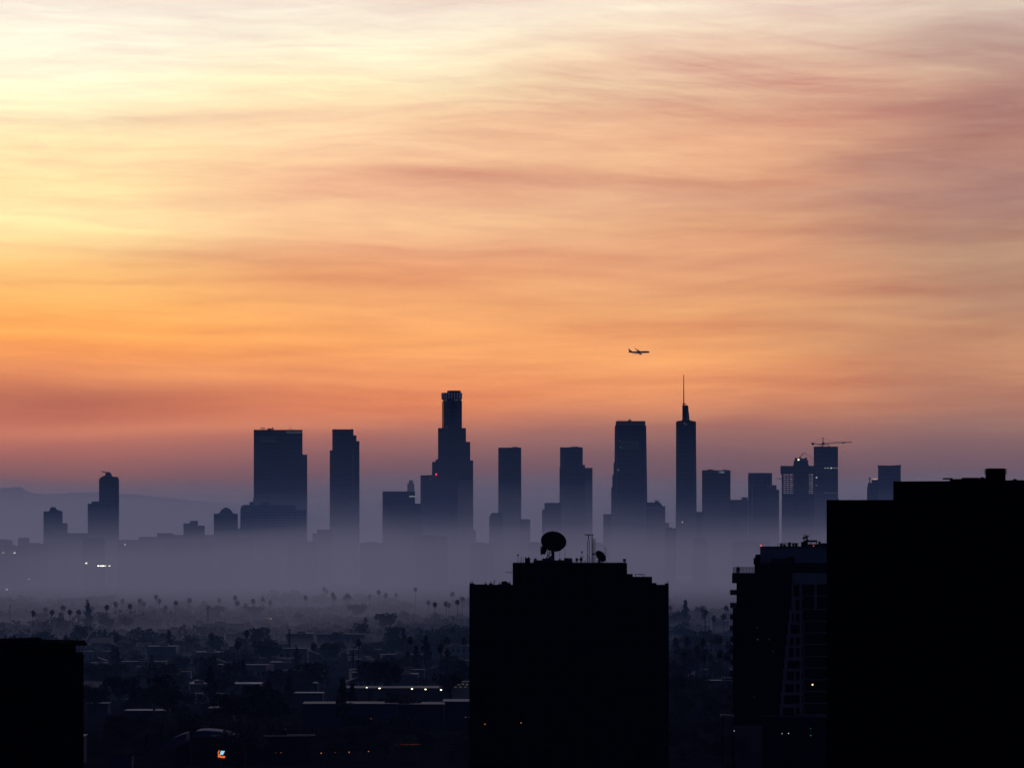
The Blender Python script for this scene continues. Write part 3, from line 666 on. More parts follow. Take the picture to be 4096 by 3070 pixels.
# big dish on pedestal
rz = Z(2251, D)
r, _ = dish('largest satellite dish, facing away on a thick pedestal', (X(2216, D), D + 12, Z(2164, D)), 52 * K * D, (.10, .80, .64), D, base_z=rz, deep=.22)
mb = MB(); mb.tube((X(2213, D), D + 11.5, rz), (X(2213, D), D + 11.5, Z(2180, D)), .42, .36, 12); mb.build('pedestal', DARK, r)
mb = MB()
for (a, b_) in (((2190, 2251), (2191, 2200)), ((2182, 2236), (2207, 2205)), ((2197, 2251), (2198, 2195)), ((2190, 2235), (2207, 2222)), ((2222, 2205), (2245, 2200)), ((2200, 2225), (2210, 2225)), ((2262, 2172), (2255, 2185)), ((2255, 2185), (2240, 2196))):
    mb.tube((X(a[0], D), D + 11, Z(a[1], D)), (X(b_[0], D), D + 11, Z(b_[1], D)), .10, n=5)
mb.build('strut', DARK, r)
mb = MB(); mb.pprism([(2164, 2222), (2170, 2216), (2182, 2217), (2188, 2200), (2192, 2184), (2170, 2180), (2168, 2190)], D, 1.2, 10.5); mb.build('access_cowl', BLACKW, r)
mb = MB(); mb.pprism([(2163, 2214), (2169, 2214), (2171, 2198), (2170, 2184), (2166, 2184), (2162, 2190)], D, .2, 12.5)
orp = mat('orange tarpaulin', (.60, .27, .07), .7); mb.build('orange_panel', orp, r)
mb = MB(); mb.tube((X(2212, D), D + 12, Z(2126, D)), (X(2212, D), D + 12, Z(2117, D)), .03, n=4); mb.build('lightning_rod', DARK, r)
mb = MB(); mb.pbox(2196, 2214, 2224, D, 1.2, ybot=2240, dy=10.5); mb.build('control_cabinet', mat('blue grey cabinet', (.05, .055, .09)), r)
# equipment deck under it
mb = MB(); mb.pbox(2134, 2292, 2240, D, 7, ybot=2250.9, dy=9)
mb.pbox(2175, 2200, 2233, D, 2, ybot=2241, dy=9.5); mb.pbox(2140, 2148, 2234, D, 1.5, ybot=2241, dy=9.6); mb.pbox(2258, 2282, 2231, D, 3, ybot=2241, dy=9.8)
solo(mb, 'equipment_deck', DARK, (X(2213, D), D + 9, Z(2251, D)), 'low dark equipment deck beneath the largest dish', 'platform')
for (x_, lab) in ((2142, 'small round vent cowl at the left end of the equipment deck'), (2174, 'small round vent cowl just left of the big dish pedestal')):
    mb = MB(); mb.tube((X(x_, D), D + 9.5, Z(2241, D)), (X(x_, D), D + 9.5, Z(2236, D)), .12); mb.lathe((X(x_, D), D + 9.5, Z(2236, D)), [(.05, -.3), (.32, -.12), (.3, .12), (.05, .26)], 10); solo(mb, 'vent_cowl', DARK, (X(x_, D), D + 9.5, Z(2240, D)), lab, 'vent')
# tilted dish on the right
r, _ = dish('tilted satellite dish at the right of the penthouse roof', (X(2406, D), D + 10, Z(2224, D)), 26.5 * K * D, (.62, .60, .50), D, base_z=rz, deep=.3)
mb = MB(); mb.tube((X(2400, D), D + 9.5, rz), (X(2400, D), D + 9.5, Z(2232, D)), .3, .25, 8); mb.tube((X(2388, D), D + 9.5, rz), (X(2400, D), D + 9.5, Z(2236, D)), .1, n=5); mb.tube((X(2412, D), D + 9.5, rz), (X(2402, D), D + 9.5, Z(2236, D)), .1, n=5); mb.build('pedestal', DARK, r)
def hoop(mb, c, rad, axis, tr, n=24):
    ax = Vector(axis).normalized(); a = ax.orthogonal().normalized(); b_ = ax.cross(a); c = Vector(c)
    p = [c + (a * math.cos(2*math.pi*i/n) + b_ * math.sin(2*math.pi*i/n)) * rad for i in range(n)]
    for i in range(n): mb.tube(p[i], p[(i+1) % n], tr, n=4)
mb = MB(); hoop(mb, (X(2427, D), D + 10, Z(2205, D)), 1.05, (.85, .3, .3), .03); mb.tube((X(2425, D), D + 10, Z(2190, D)), (X(2427, D), D + 10, rz), .05, n=4)
solo(mb, 'loop_antenna', DARK, (X(2427, D), D + 10, rz), 'thin wire loop aerial just behind the tilted dish', 'antenna')
# lattice masts
def lattice(mb, x_, ytop, w, D, dy):
    zt = Z(ytop, D)
    for s_ in (-w/2, w/2): mb.tube((X(x_ + s_, D), D + dy, rz), (X(x_ + s_, D), D + dy, zt), .085, n=4)
    n = int((zt - rz) / .45)
    for i in range(n):
        a, b_ = (X(x_ - w/2, D), X(x_ + w/2, D)); 
        if i % 2: a, b_ = b_, a
        mb.tube((a, D + dy, rz + i * .45), (b_, D + dy, rz + (i + 1) * .45), .04, n=4)
mb = MB(); lattice(mb, 2355.5, 2158, 8, D, 9); mb.tube((X(2356, D), D + 9, Z(2158, D)), (X(2356, D), D + 9, Z(2137, D)), .12, n=5)
for s_ in (-14, 16): mb.tube((X(2356, D), D + 9, Z(2222, D)), (X(2356 + s_, D), D + 9, rz), .05, n=4)
mb.tube((X(2340, D), D + 9, Z(2137, D)), (X(2376, D), D + 9, Z(2138, D)), .11, n=5)
for i in range(8): mb.tube((X(2341 + i * 5, D), D + 8.6, Z(2137.3, D)), (X(2341 + i * 5, D), D + 9.4, Z(2137.3, D)), .04, n=4)
solo(mb, 'aerial_mast', DARK, (X(2356, D), D + 9, rz), 'lattice aerial mast with a crossbar making a T', 'mast')
mb = MB(); mb.tube((X(2371, D), D + 9.6, rz), (X(2371, D), D + 9.6, Z(2138, D)), .12, n=5); mb.lathe((X(2377, D), D + 9.2, Z(2215, D)), [(.02, -.25), (.25, -.1), (.25, .1), (.02, .25)], 10, (0, 1, 0)); mb.tube((X(2371, D), D + 9.3, Z(2215, D)), (X(2377, D), D + 9.3, Z(2215, D)), .05)
solo(mb, 'aerial_mast', DARK, (X(2371, D), D + 9.6, rz), 'plain pole mast with a small drum, right of the T mast', 'mast')
mb = MB(); lattice(mb, 2379.5, 2154, 7, D, 10); mb.tube((X(2376, D), D + 10, Z(2154, D)), (X(2384, D), D + 10, Z(2152, D)), .04, n=4)
solo(mb, 'aerial_mast', DARK, (X(2379.5, D), D + 10, rz), 'narrow lattice mast closest to the tilted dish', 'mast')
# thin rods and small gear along the penthouse roof
rods = [(2072, 2216, 'leftmost whip aerial with a flared tip on the penthouse roof', 6), (2081, 2226, None, 0), (2087, 2225, None, 0), (2093, 2228, None, 0), (2103, 2222, None, 0), (2114, 2221, None, 0),
        (2240, 2205, 'short whip aerial right of the big dish pedestal', 0), (2261, 2195, 'very thin whip aerial above the round cabinets', 0), (2329, 2204, 'short thick whip aerial left of the T mast', 3)]
for i, (x_, yt, lab, fl) in enumerate(rods):
    mb = MB(); mb.tube((X(x_, D), D + 7, rz), (X(x_, D), D + 7, Z(yt, D)), .06 if lab is None or fl else .045, .03, 5)
    if fl: mb.lathe((X(x_, D), D + 7, Z(yt + 4, D)), [(.05, -.35), (.16, 0), (.28, .22), (.02, .24)], 8)
    if x_ == 2329: mb.box(X(2322, D), X(2339, D), D + 6.8, D + 7.2, Z(2227, D), Z(2225, D))
    if x_ == 2240: mb.box(X(2236, D), X(2245, D), D + 6.8, D + 7.4, rz, Z(2235, D))
    o = solo(mb, 'whip_antenna', DARK, (X(x_, D), D + 7, rz), lab or 'one of the close row of short poles left of the black roof box', 'antenna', 'short poles on the penthouse roof' if lab is None else None)
mb = MB(); mb.box(X(2100, D), X(2121, D), D + 7, D + 9, rz, Z(2231, D)); mb.box(X(2102, D), X(2106, D), D + 7.2, D + 8, Z(2231, D), Z(2227, D)); mb.box(X(2112, D), X(2119, D), D + 7.4, D + 8.2, Z(2231, D), Z(2228.5, D))
solo(mb, 'roof_cabinet', BLACKW, (X(2110, D), D + 7, rz), 'black boxy roof cabinet between the pole row and the deck', 'cabinet')
for (x_, yc, w_, lab) in ((2284, 2238, 7, 'round-nosed cabinet at the right end of the equipment deck'), (2309, 2237, 6, 'small drum dish left of two, between deck and masts'), (2326, 2236, 7, 'small drum dish right of two, close to the T mast')):
    mb = MB(); mb.lathe((X(x_, D), D + 8, Z(yc, D)), [(.05, -.35), (w_ * .057, -.25), (w_ * .057, .2), (.05, .35)], 14, (0, 1, .2)); mb.tube((X(x_, D), D + 8, Z(yc, D)), (X(x_, D), D + 8, rz), .08)
    solo(mb, 'drum_antenna', DARK, (X(x_, D), D + 8, rz), lab, 'antenna')
mb = MB()
for i in range(13): mb.tube((X(2296 + i * 5.5, D), D + 6.5, rz), (X(2296 + i * 5.5, D), D + 6.5, Z(2243 - (i % 3) * 1.5, D)), .035, n=4)
mb.tube((X(2296, D), D + 6.5, Z(2245, D)), (X(2362, D), D + 6.5, Z(2245, D)), .035, n=4); solo(mb, 'guard_rail', DARK, (X(2329, D), D + 6.5, rz), 'low thin guard rail below the drum dishes', 'railing')
mb = MB(); mb.tube((X(2500, D), D + 6, rz), (X(2500, D), D + 6, Z(2243, D)), .12); mb.lathe((X(2500, D), D + 6, 0), [(.25, Z(2246, D)), (.37, Z(2245, D)), (.38, Z(2235, D)), (.3, Z(2234, D))], 12)
solo(mb, 'floodlight', mat('grey lamp housing', (.05, .06, .06)), (X(2500, D), D + 6, rz), 'stubby round lamp on a post at the right corner of the penthouse', 'lamp')
mb = MB(); mb.box(X(2021, D), X(2050, D), D + 8, D + 8.3, Z(2289.5, D), Z(2287.5, D)); mb.tube((X(2035, D), D + 8.1, Z(2289, D)), (X(2050, D), D + 8.1, Z(2300, D)), .02, n=4)
for i in range(6): mb.tube((X(2022 + i * 5, D), D + 7.8, Z(2288.5, D)), (X(2022 + i * 5, D), D + 8.5, Z(2288.5, D)), .03, n=4)
solo(mb, 'yagi_antenna', DARK, (X(2050, D), D + 8, Z(2289, D)), 'horizontal aerial sticking out left from the penthouse wall', 'antenna')
rz2 = Z(2340.9, D)
mb = MB(); mb.lathe((X(2018.5, D), D + 4, 0), [(.84, rz2), (.86, Z(2333, D)), (.75, Z(2328, D)), (.5, Z(2324.5, D)), (.05, Z(2323, D))], 20)
solo(mb, 'radome', BLACKW, (X(2018.5, D), D + 4, rz2), 'round dome on the main roof left of the penthouse', 'dome')
mb = MB(); mb.pprism([(1972, 2340), (1976, 2340), (1980, 2319), (1977, 2318)], D, .15, 3); solo(mb, 'roof_panel', DARK, (X(1975, D), D + 3, rz2), 'thin leaning panel on the main roof left of the dome', 'panel')
mb = MB()
mb.box(X(2542, D), X(2583, D), D + 9, D + 9.3, Z(2298.3, D), Z(2296, D)); mb.box(X(2560, D), X(2565, D), D + 8.9, D + 9.4, Z(2296, D), Z(2294.5, D))
for x_ in (2545, 2580): mb.tube((X(x_, D), D + 9.1, Z(2307, D)), (X(x_, D), D + 9.1, Z(2297, D)), .06, n=5)
mb.tube((X(2568, D), D + 9.1, Z(2297, D)), (X(2576, D), D + 9.1, Z(2306, D)), .05, n=5)
solo(mb, 'window_cleaning_gantry', DARK, (X(2562, D), D + 9, Z(2307, D)), 'thin horizontal gantry on the low right-hand roof of the dish tower', 'gantry')

# ------------------------------------------------------------------ near black stepped building at the right edge
D = 500
r = thing('stepped_building', 'huge pitch-black stepped building filling the right edge', 'building', (X(3750, D), D, ground(D))); FACE.append(r)
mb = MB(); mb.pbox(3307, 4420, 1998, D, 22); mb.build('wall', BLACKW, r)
mb = MB(); mb.pprism([(3573, 1998.5), (4420, 1998.5), (4420, 1918), (4050, 1919), (3790, 1922.5), (3573, 1923.5)], D, 20, 1); mb.build('upper_storey', BLACKW, r)
mb = MB(); mb.pprism([(3797, 1923), (3940, 1923), (3940, 1914), (3870, 1914), (3828, 1912.5), (3800, 1914)], D, 6, 4); mb.build('roof_kerb', BLACKR, r)
rz = Z(1914, D)
for (a, b_, yt, yb, lab) in ((3794, 3828, 1908, 1914, 'leftmost flat roof unit on the black stepped building'), (3870, 3892, 1907, 1915, 'middle flat roof unit on the black stepped building'), (3896, 3936, 1907, 1915, 'widest flat roof unit, left of the louvred tower')):
    mb = MB(); mb.pbox(a, b_, yt, D, 1.4, ybot=yb, dy=5)
    for i in range(3): mb.pbox(a - 3 + i, b_ + 3 - i, yt + 1.2 + i * 2, D, 1.6, ybot=yt + 1.8 + i * 2, dy=4.9)
    solo(mb, 'roof_unit', BLACKR, (X((a+b_)/2, D), D + 5, rz), lab, 'roof unit')
mb = MB(); c0 = Vector((X(3951, D), D + 5.5, Z(1913, D)))
mb.lathe(c0, [(.02, -.16), (.2, -.14), (.27, -.05), (.27, .05), (.2, .14), (.02, .16)], 18, (.15, .25, 1))
solo(mb, 'roof_vent', BLACKR, (c0.x, c0.y, rz), 'round mushroom vent beside the louvred tower', 'vent')
mb = MB(); mb.tube((X(3949, D), D + 5.5, Z(1921, D)), (X(3949, D), D + 5.5, Z(1913, D)), .08); o = mb.build('vent_pipe', BLACKR, None); bpy.data.objects.remove(o)
r = thing('louvred_cooling_tower', 'louvred black cooling tower on the roof at the right edge', 'cooling tower', (X(4008, D), D + 6, Z(1919, D)))
mb = MB(); mb.pbox(3971, 4046, 1870, D, 1.7, ybot=1921, dy=6); mb.pbox(3975, 4042, 1868.6, D, 1.3, ybot=1870.2, dy=6.2); mb.build('casing', BLACKR, r)
for i in range(5):
    yy = 1871.5 + i * 4.6; mb = MB()
    mb.pprism([(3964.5, yy + 2.4), (4052.5, yy + 2.4), (4048, yy), (3969, yy)], D, 2.0, 5.85); mb.build('louvre', BLACKR, r)
mb = MB(); mb.lathe((X(4084, D), D + 6, 0), [(.16, Z(1920, D)), (.2, Z(1914, D)), (.12, Z(1911.5, D))], 12); solo(mb, 'roof_vent', BLACKR, (X(4084, D), D + 6, Z(1919, D)), 'small vent at the extreme right end of the roofline', 'vent')

# ------------------------------------------------------------------ near black flat roof at the left edge
D = 700
r = thing('flat_roofed_building', 'black flat-roofed building with overhanging eaves at lower left', 'building', (X(100, D), D, ground(D))); FACE.append(r)
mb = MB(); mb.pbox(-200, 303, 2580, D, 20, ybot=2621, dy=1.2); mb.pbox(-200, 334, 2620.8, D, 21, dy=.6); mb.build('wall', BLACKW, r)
mb = MB(); mb.pprism([(-210, 2581), (342, 2581), (347, 2573), (167, 2568.5), (-210, 2568)], D, 23, 0); mb.build('roof', BLACKR, r)
mb = MB(); mb.pprism([(-210, 2568.3), (168, 2568.3), (166, 2557), (150, 2556), (0, 2560), (-210, 2561)], D, 12, 3); mb.build('upper_roof', BLACKR, r)
mb = MB(); mb.tube((X(36, D), D + 5, Z(2559, D)), (X(42, D), D + 5, Z(2549, D)), .07, n=5); mb.box(X(38, D), X(49, D), D + 4.9, D + 5.2, Z(2551, D), Z(2546.5, D)); solo(mb, 'roof_antenna', DARK, (X(38, D), D + 5, Z(2559, D)), 'small angled aerial on the flat roof at lower left', 'antenna')
mb = MB(); mb.pbox(300, 362 - 30, 2583, D + 60, 6, ybot=2618)  # pale wall glimpsed beside it is the far haze; nothing needed
# ------------------------------------------------------------------ apartment tower with balconies
D = 1480
r = thing('apartment_tower', 'dark apartment tower with balconies left of the black stepped building', 'apartment building', (X(3110, D), D, ground(D))); FACE.append(r)
mb = MB(); mb.pbox(2946, 3330, 2331, D, 22, ybot=2900, dy=2); mb.pbox(2931, 3000, 2432, D, 20, ybot=2900, dy=1.6); mb.build('wall', BLACKW, r)
mb = MB(); mb.pbox(2928, 3160, 2292, D, 24, ybot=2331.2, dy=.6); mb.pbox(3018, 3330, 2250, D, 16, ybot=2331.6, dy=5); mb.build('upper_slab', BLACKW, r)
mb = MB(); mb.pbox(3040, 3330, 2186, D, 14, ybot=2250.5, dy=6); mb.build('penthouse', CONC2, r)
mb = MB(); mb.pbox(3039, 3331, 2184, D, 15, ybot=2186.5, dy=5.7); mb.build('parapet', DARK, r)
mb = MB(); mb.pbox(3014, 3040, 2230, D, 6, ybot=2257, dy=4.2); mb.pbox(3022, 3040, 2216, D, .6, ybot=2230, dy=5); mb.pbox(3020, 3023, 2221, D, .4, ybot=2230, dy=5.1); mb.build('stair_head', BLACKW, r)
mb = MB(); mb.pbox(3085, 3180, 2232, D, .8, ybot=2251, dy=5.1); mb.pbox(3150, 3178, 2225, D, 1.2, ybot=2240, dy=4.9); mb.build('roof_garden', mat('dark planting', (.01, .014, .01)), r)
mb = MB(); pts = [2932 + i * 4.25 for i in range(21)]
for i, x_ in enumerate(pts): mb.pbox(x_, x_ + (2.0 if i % 3 else 2.8), 2268.5, D, .12, ybot=2292, dy=.9)
mb.pbox(2932, 3019, 2267, D, .2, ybot=2268.8, dy=.85); mb.build('terrace_railing', RAIL, r)
mb = MB(); mb.lathe((X(2951, D), D + 1.6, 0), [(.25, Z(2292, D)), (.45, Z(2280, D)), (.42, Z(2272, D)), (.05, Z(2264, D))], 8); mb.build('potted_shrub', mat('dark planting', (.01, .014, .01)), r)
balm = RAIL
for i in range(11):
    yb = (2379, 2431, 2477, 2522, 2567)[i] if i < 5 else 2567 + (i - 4) * 46.4
    x1 = 2947 if i < 2 else 2932
    mb = MB(); mb.pbox(2919.5, x1, yb - 1.5, D, 4, ybot=yb, dy=4); b0 = mb.build('balcony', BLACKW, r)
    mb = MB(); mb.pbox(2919.5, x1, yb - 21.5, D, .15, ybot=yb - 20, dy=4)
    x_ = 2919.7
    while x_ < x1 - 1: mb.pbox(x_, x_ + 1.1, yb - 20, D, .1, ybot=yb - 1.4, dy=4.05); x_ += 3.3
    mb.pbox(2920.3, x1, yb - 19.5, D, .05, ybot=yb - 2, dy=4.2); mb.build('railing', RAIL, b0)
# right-hand facade: pale frame over dark windows
fr = MB(); Y0 = 1.0
fr.pbox(3170, 3330, 2290, D, 1.1, ybot=2336, dy=Y0)
levels = [2383, 2436, 2482.5, 2530, 2576.5, 2623.5, 2670, 2717, 2765, 2811, 2856]
for i, y_ in enumerate(levels): fr.pbox(3192, 3330, y_ - 1.6, D, 1.3, ybot=y_ + 1.2, dy=Y0 - .2)
fr.build('floor_edge', CONC, r)
fr = MB(); fr.pbox(3198, 3208, 2336.1, D, .9, ybot=2434, dy=Y0 + .1); fr.pbox(3258, 3267, 2336.1, D, .9, ybot=2434, dy=Y0 + .1)
def lx(y_): return 3170 - (y_ - 2336) * .098         # left edge of the pale stair column leans left going down
for i in range(10):
    yt, yb = levels[i], levels[i+1]; a = lx(yt) - 4 if i else 3166
    fr.pbox(a, 3212, yt + 3.0, D, .8, ybot=yt + (14 if i % 2 == 0 else 17), dy=Y0 + .12)
    fr.pbox(a, a + 12, yt + 14, D, .7, ybot=yb + 2.9, dy=Y0 + .17); fr.pbox(3199, 3208, yt + 14, D, .7, ybot=yb + 2.9, dy=Y0 + .18)
    if i % 3 != 2: fr.pbox(3176, 3183, yt + 14, D, .7, ybot=yb + 2.9, dy=Y0 + .19)
    if i > 1: fr.pbox(3215, 3218, yt + 5, D, .5, ybot=yb - 2, dy=Y0 + .21)
fr.pbox(3167, 3174, 2336.2, D, .8, ybot=2386, dy=Y0 + .13)
fr.build('stair_column', CONC, r)
for (x_, y_, c_, s_) in ((3029, 2508, (.05, .15, .8), .05), (3030, 2556, (.15, .6, .6), .05), (3077, 2556, (.2, .25, .8), .04), (3016, 2787, (.15, .15, .9), .04), (3092, 2603, (.3, .2, .8), .03), (3250, 2736.5, (1, .5, .2), 3.5)):
    dot(r, x_, y_, 5, 5, D, glow('flat lamp %d %d' % (x_, y_), c_, s_), dy=.6)
zroof = Z(2184, D)
mb = MB()
for i in range(9): mb.tube((X(3117 + i * 10, D), D + 8, zroof), (X(3117 + i * 10, D), D + 8, Z(2171 if i else 2177, D)), .07, n=4)
for yy in (2171, 2177): mb.tube((X(3117 + (8 if yy == 2171 else 0), D), D + 8, Z(yy, D)), (X(3200, D), D + 8, Z(yy, D)), .07, n=4)
for (a, b_, yt) in ((3127, 3136, 2173), (3160, 3171, 2168), (3176, 3184, 2172), (3186, 3196, 2170), (3140, 3150, 2175)): mb.pbox(a, b_, yt, D, 1.5, ybot=2184.1, dy=9)
solo(mb, 'roof_equipment', DARK, (X(3160, D), D + 8, zroof), 'row of caged plant units on the apartment tower roof', 'roof plant')
mb = MB(); mb.pbox(3222, 3276, 2159, D, 4, ybot=2167, dy=8)
for x_ in (3224, 3236, 3250, 3272): mb.pbox(x_, x_ + 3, 2167, D, .4, ybot=2184.1, dy=9)
mb.pbox(3212, 3236, 2166, D, 2, ybot=2184.1, dy=8.6); mb.pbox(3240, 3300, 2175, D, 3, ybot=2184.1, dy=8.4); mb.pbox(3281, 3290, 2164, D, 1.2, ybot=2176, dy=8.8); mb.pbox(3286, 3330, 2171, D, 1.2, ybot=2184.1, dy=9.4)
solo(mb, 'roof_platform', DARK, (X(3250, D), D + 8, zroof), 'raised steel platform carrying a dish on the apartment tower roof', 'platform')
r2, _ = dish('small satellite dish tipped left on the steel platform', (X(3229, D), D + 9, Z(2147, D)), 14 * K * D * 1.05, (-.45, -.25, .85), D, base_z=Z(2159, D), deep=.3)
mb = MB(); mb.tube((X(3238, D), D + 9, Z(2159, D)), (X(3232, D), D + 9, Z(2149, D)), .25); mb.build('pedestal', DARK, r2)
for (x_, y_, s_, lab) in ((3048, 2181, 1.6, 'red warning lamp at the left corner of the apartment roof'), (3259, 2182, .5, 'faint red lamp under the platform on the apartment roof')):
    mb = MB(); mb.lathe((X(x_, D), D + 5.5, Z(y_, D)), [(.03, -.2), (.17, -.1), (.17, .08), (.03, .2)], 8); solo(mb, 'warning_lamp', glow('red lamp %d' % x_, (1, .1, .1), s_), (X(x_, D), D + 5.5, Z(y_ + 3, D)), lab, 'lamp')
# podium and things at its foot
mb = MB(); mb.pbox(3040, 3340, 2858, D, 26, dy=-14); pod = solo(mb, 'podium_building', mat('dark blue render', (.004, .005, .012), .9, .02), (X(3190, D), D - 14, ground(D)), 'low dark podium building at the foot of the apartment tower', 'building')
r = thing('gas_canopy', 'small flat pale canopy left of the apartment tower foot', 'canopy', (X(2905, D), D - 10, ground(D - 10)))
mb = MB(); mb.pprism([(2877, 2861), (2934, 2861), (2932, 2854), (2878, 2851)], D, 4, -10); mb.build('roof', mat('pale blue canopy', (.035, .055, .09)), r)
for x_ in (2886, 2926): mb = MB(); mb.tube((X(x_, D), D - 8, Z(2861, D)), (X(x_, D), D - 8, ground(D) - 1), .15); mb.build('post', BLACKR, r)

FACE.append(pod)
# ------------------------------------------------------------------ planting prototypes
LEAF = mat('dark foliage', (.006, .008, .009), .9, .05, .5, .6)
BARK = mat('bark', (.010, .010, .010), .95, .05)
def leaf_cloud(rn, n, blobs, size):
    mb = MB()
    for _ in range(n):
        bx_, by_, bz_, br = rn.choice(blobs)
        while True:
            v = Vector((rn.uniform(-1, 1), rn.uniform(-1, 1), rn.uniform(-1, 1)))
            if .35 < v.length < 1: break
        v = v * (v.length ** -.35)
        p = Vector((bx_, by_, bz_)) + Vector((v.x * br, v.y * br, v.z * br * .8)) * rn.uniform(.7, 1.05)
        a = Vector((rn.gauss(0, 1), rn.gauss(0, 1), rn.gauss(0, 1))).normalized(); b_ = a.orthogonal().normalized(); s_ = size * rn.uniform(.6, 1.4)
        mb.add([p - a * s_, p - b_ * s_ * .6, p + a * s_, p + b_ * s_ * .6], [(0, 1, 2, 3)])
    return mb
def make_tree(seed, h, spread, kind):
    rn = random.Random(seed); r = thing('tree', 'x', 'tree', (0, 0, 0))
    mb = MB(); mb.tube((0, 0, -.5), (.2, .1, h * .45), h * .03, h * .018, 7)
    blobs = []
    if kind == 'broad':
        for i in range(9):
            a_ = i * 2.4; d_ = spread * rn.uniform(.2, .75); z_ = h * rn.uniform(.48, .84); blobs.append((math.cos(a_) * d_, math.sin(a_) * d_, z_, spread * rn.uniform(.3, .5)))
            mb.tube((.2, .1, h * .38), (math.cos(a_) * d_, math.sin(a_) * d_, z_), h * .012, h * .004, 5)
        n, s_ = 900, h * .045
    elif kind == 'cypress':
        for i in range(9): f = i / 8; blobs.append((0, 0, h * (.15 + .8 * f), spread * (1 - f * .8) * .5))
        mb.tube((0, 0, h * .4), (0, 0, h * .97), h * .015, h * .004, 5); n, s_ = 600, h * .035
    else:   # conifer
        for i in range(10): f = i / 9; a_ = i * 2.1; d_ = spread * .3 * (1 - f); blobs.append((math.cos(a_) * d_, math.sin(a_) * d_, h * (.28 + .66 * f), spread * (.5 - .4 * f)))
        mb.tube((0, 0, h * .4), (0, 0, h * .98), h * .015, h * .004, 5); n, s_ = 700, h * .04
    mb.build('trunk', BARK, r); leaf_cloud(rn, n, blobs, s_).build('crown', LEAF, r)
    return r
def make_palm(seed, h, cr):
    rn = random.Random(seed); r = thing('palm_tree', 'x', 'palm tree', (0, 0, 0))
    mb = MB(); lean = rn.uniform(-.6, .6); mb.rings([[(lean * f * f + math.cos(a_) * q, math.sin(a_) * q, h * f - .5) for a_ in [i * math.pi / 4 for i in range(8)]] for f, q in ((0, .42), (.2, .32), (.6, .27), (1.02, .22))]); mb.build('trunk', BARK, r)
    mb = MB(); top = Vector((lean, 0, h - .5))
    for i in range(64):
        a_ = rn.uniform(0, 2*math.pi); e_ = R(rn.uniform(-65, 80)); d = Vector((math.cos(a_), math.sin(a_), 0)); side_ = Vector((-d.y, d.x, 0))
        L_ = cr * rn.uniform(.8, 1.1); pts_ = []
        for j in range(5):
            f = j / 4; droop = f * f * .55
            pts_.append(top + (d * math.cos(e_) + Vector((0, 0, 1)) * math.sin(e_)) * L_ * f - Vector((0, 0, 1)) * L_ * droop)
        for j in range(4):
            w0, w1_ = cr * .27 * math.sin(math.pi * (.12 + j / 4 * .8)), cr * .27 * math.sin(math.pi * (.12 + (j+1) / 4 * .8))
            mb.add([pts_[j] - side_ * w0, pts_[j] + side_ * w0, pts_[j+1] + side_ * w1_, pts_[j+1] - side_ * w1_], [(0, 1, 2, 3)])
    mb.build('crown', LEAF, r); return r
protos = {'broad': [make_tree(11 + i, h_, sp, 'broad') for i, (h_, sp) in enumerate(((13, 7.5), (10, 6), (16, 8.5), (9, 6.5)))],
          'cypress': [make_tree(31, 16, 2.6, 'cypress'), make_tree(32, 12, 2.2, 'cypress')],
          'conifer': [make_tree(41, 17, 6, 'conifer'), make_tree(42, 22, 7, 'conifer')],
          'palm': [make_palm(51, 22, 3.3), make_palm(52, 18, 3.1), make_palm(53, 25, 3.0)]}
used = set()
PH = [22, 18, 25]
def put(kind, i, x, y, s=1.0, label=None, group=None):
    p = protos[kind][i]; loc = (x, y, ground(y)); rz_ = rnd.uniform(0, 6.28)
    if (kind, i) not in used:
        used.add((kind, i)); p.location = loc; p.rotation_euler = (0, 0, rz_); p.scale = (s, s, s); p['label'] = label
        if group: p['group'] = group
        return p
    q = copy_tree(p, loc, rz_, s, label, group)
    if not group and 'group' in q: del q['group']
    return q
def put_px(kind, i, px_, D, s, label, group=None): return put(kind, i, X(px_, D), D, s, label, group)
# palms whose crowns can be read in the photograph
PALMS = [(131,2444),(181,2430),(208,2441),(253,2423),(246,2452),(280,2439),(316,2441),(371,2426),(427,2421),(461,2408),(488,2396),(520,2417),(558,2396),(574,2407),(624,2380),(637,2396),(664,2423),(703,2403),(757,2394),(879,2394),(940,2383),(951,2405),(981,2415),
 (1013,2396),(1052,2390),(1080,2402),(1223,2383),(1298,2348),(1306,2358),(1331,2370),(1337,2382),(1380,2384),(1389,2374),(1398,2380),(1477,2378),(1515,2361),(1543,2373),(1586,2373),(1662,2350),(1809,2369),(1716,2402),(1740,2410),(1785,2407),(1797,2412),(1830,2400),(1850,2390),
 (2812,2432),(2822,2440),(2818,2452),(2857,2463),(2894,2456),(2905,2425),(2683,2424)]
for i, (x_, y_) in enumerate(PALMS):
    j = (i * 7) % 3; D = solve_D(y_, PH[j])
    put_px('palm', j, x_, D, 1.0, 'tall thin palm fading into the pale mist above the treetops', 'palms fading in the far mist')
NEARP = [(847,2541),(950,2577),(1258,2577),(1435,2566),(1640,2556),(1766,2573),(1785,2558),(1788,2606),(1814,2513),(1856,2558),(1762,2590),(468,2545),(262,2552),(985,2530),(1066,2518),
 (2701,2560),(2748,2560),(2706,2592),(2790,2590),(2812,2565),(2845,2555),(2868,2550),(2880,2556),(2845,2625),(2880,2610),(2908,2620),(2915,2570),(2925,2590),(2736,2610),(2760,2625),(2816,2620)]
for i, (x_, y_) in enumerate(NEARP):
    j = (i * 5) % 3; D = solve_D(y_, PH[j])
    put_px('palm', j, x_, D, 1.05, 'dark palm standing clear of the trees in the middle flats', 'dark palms in the middle flats')
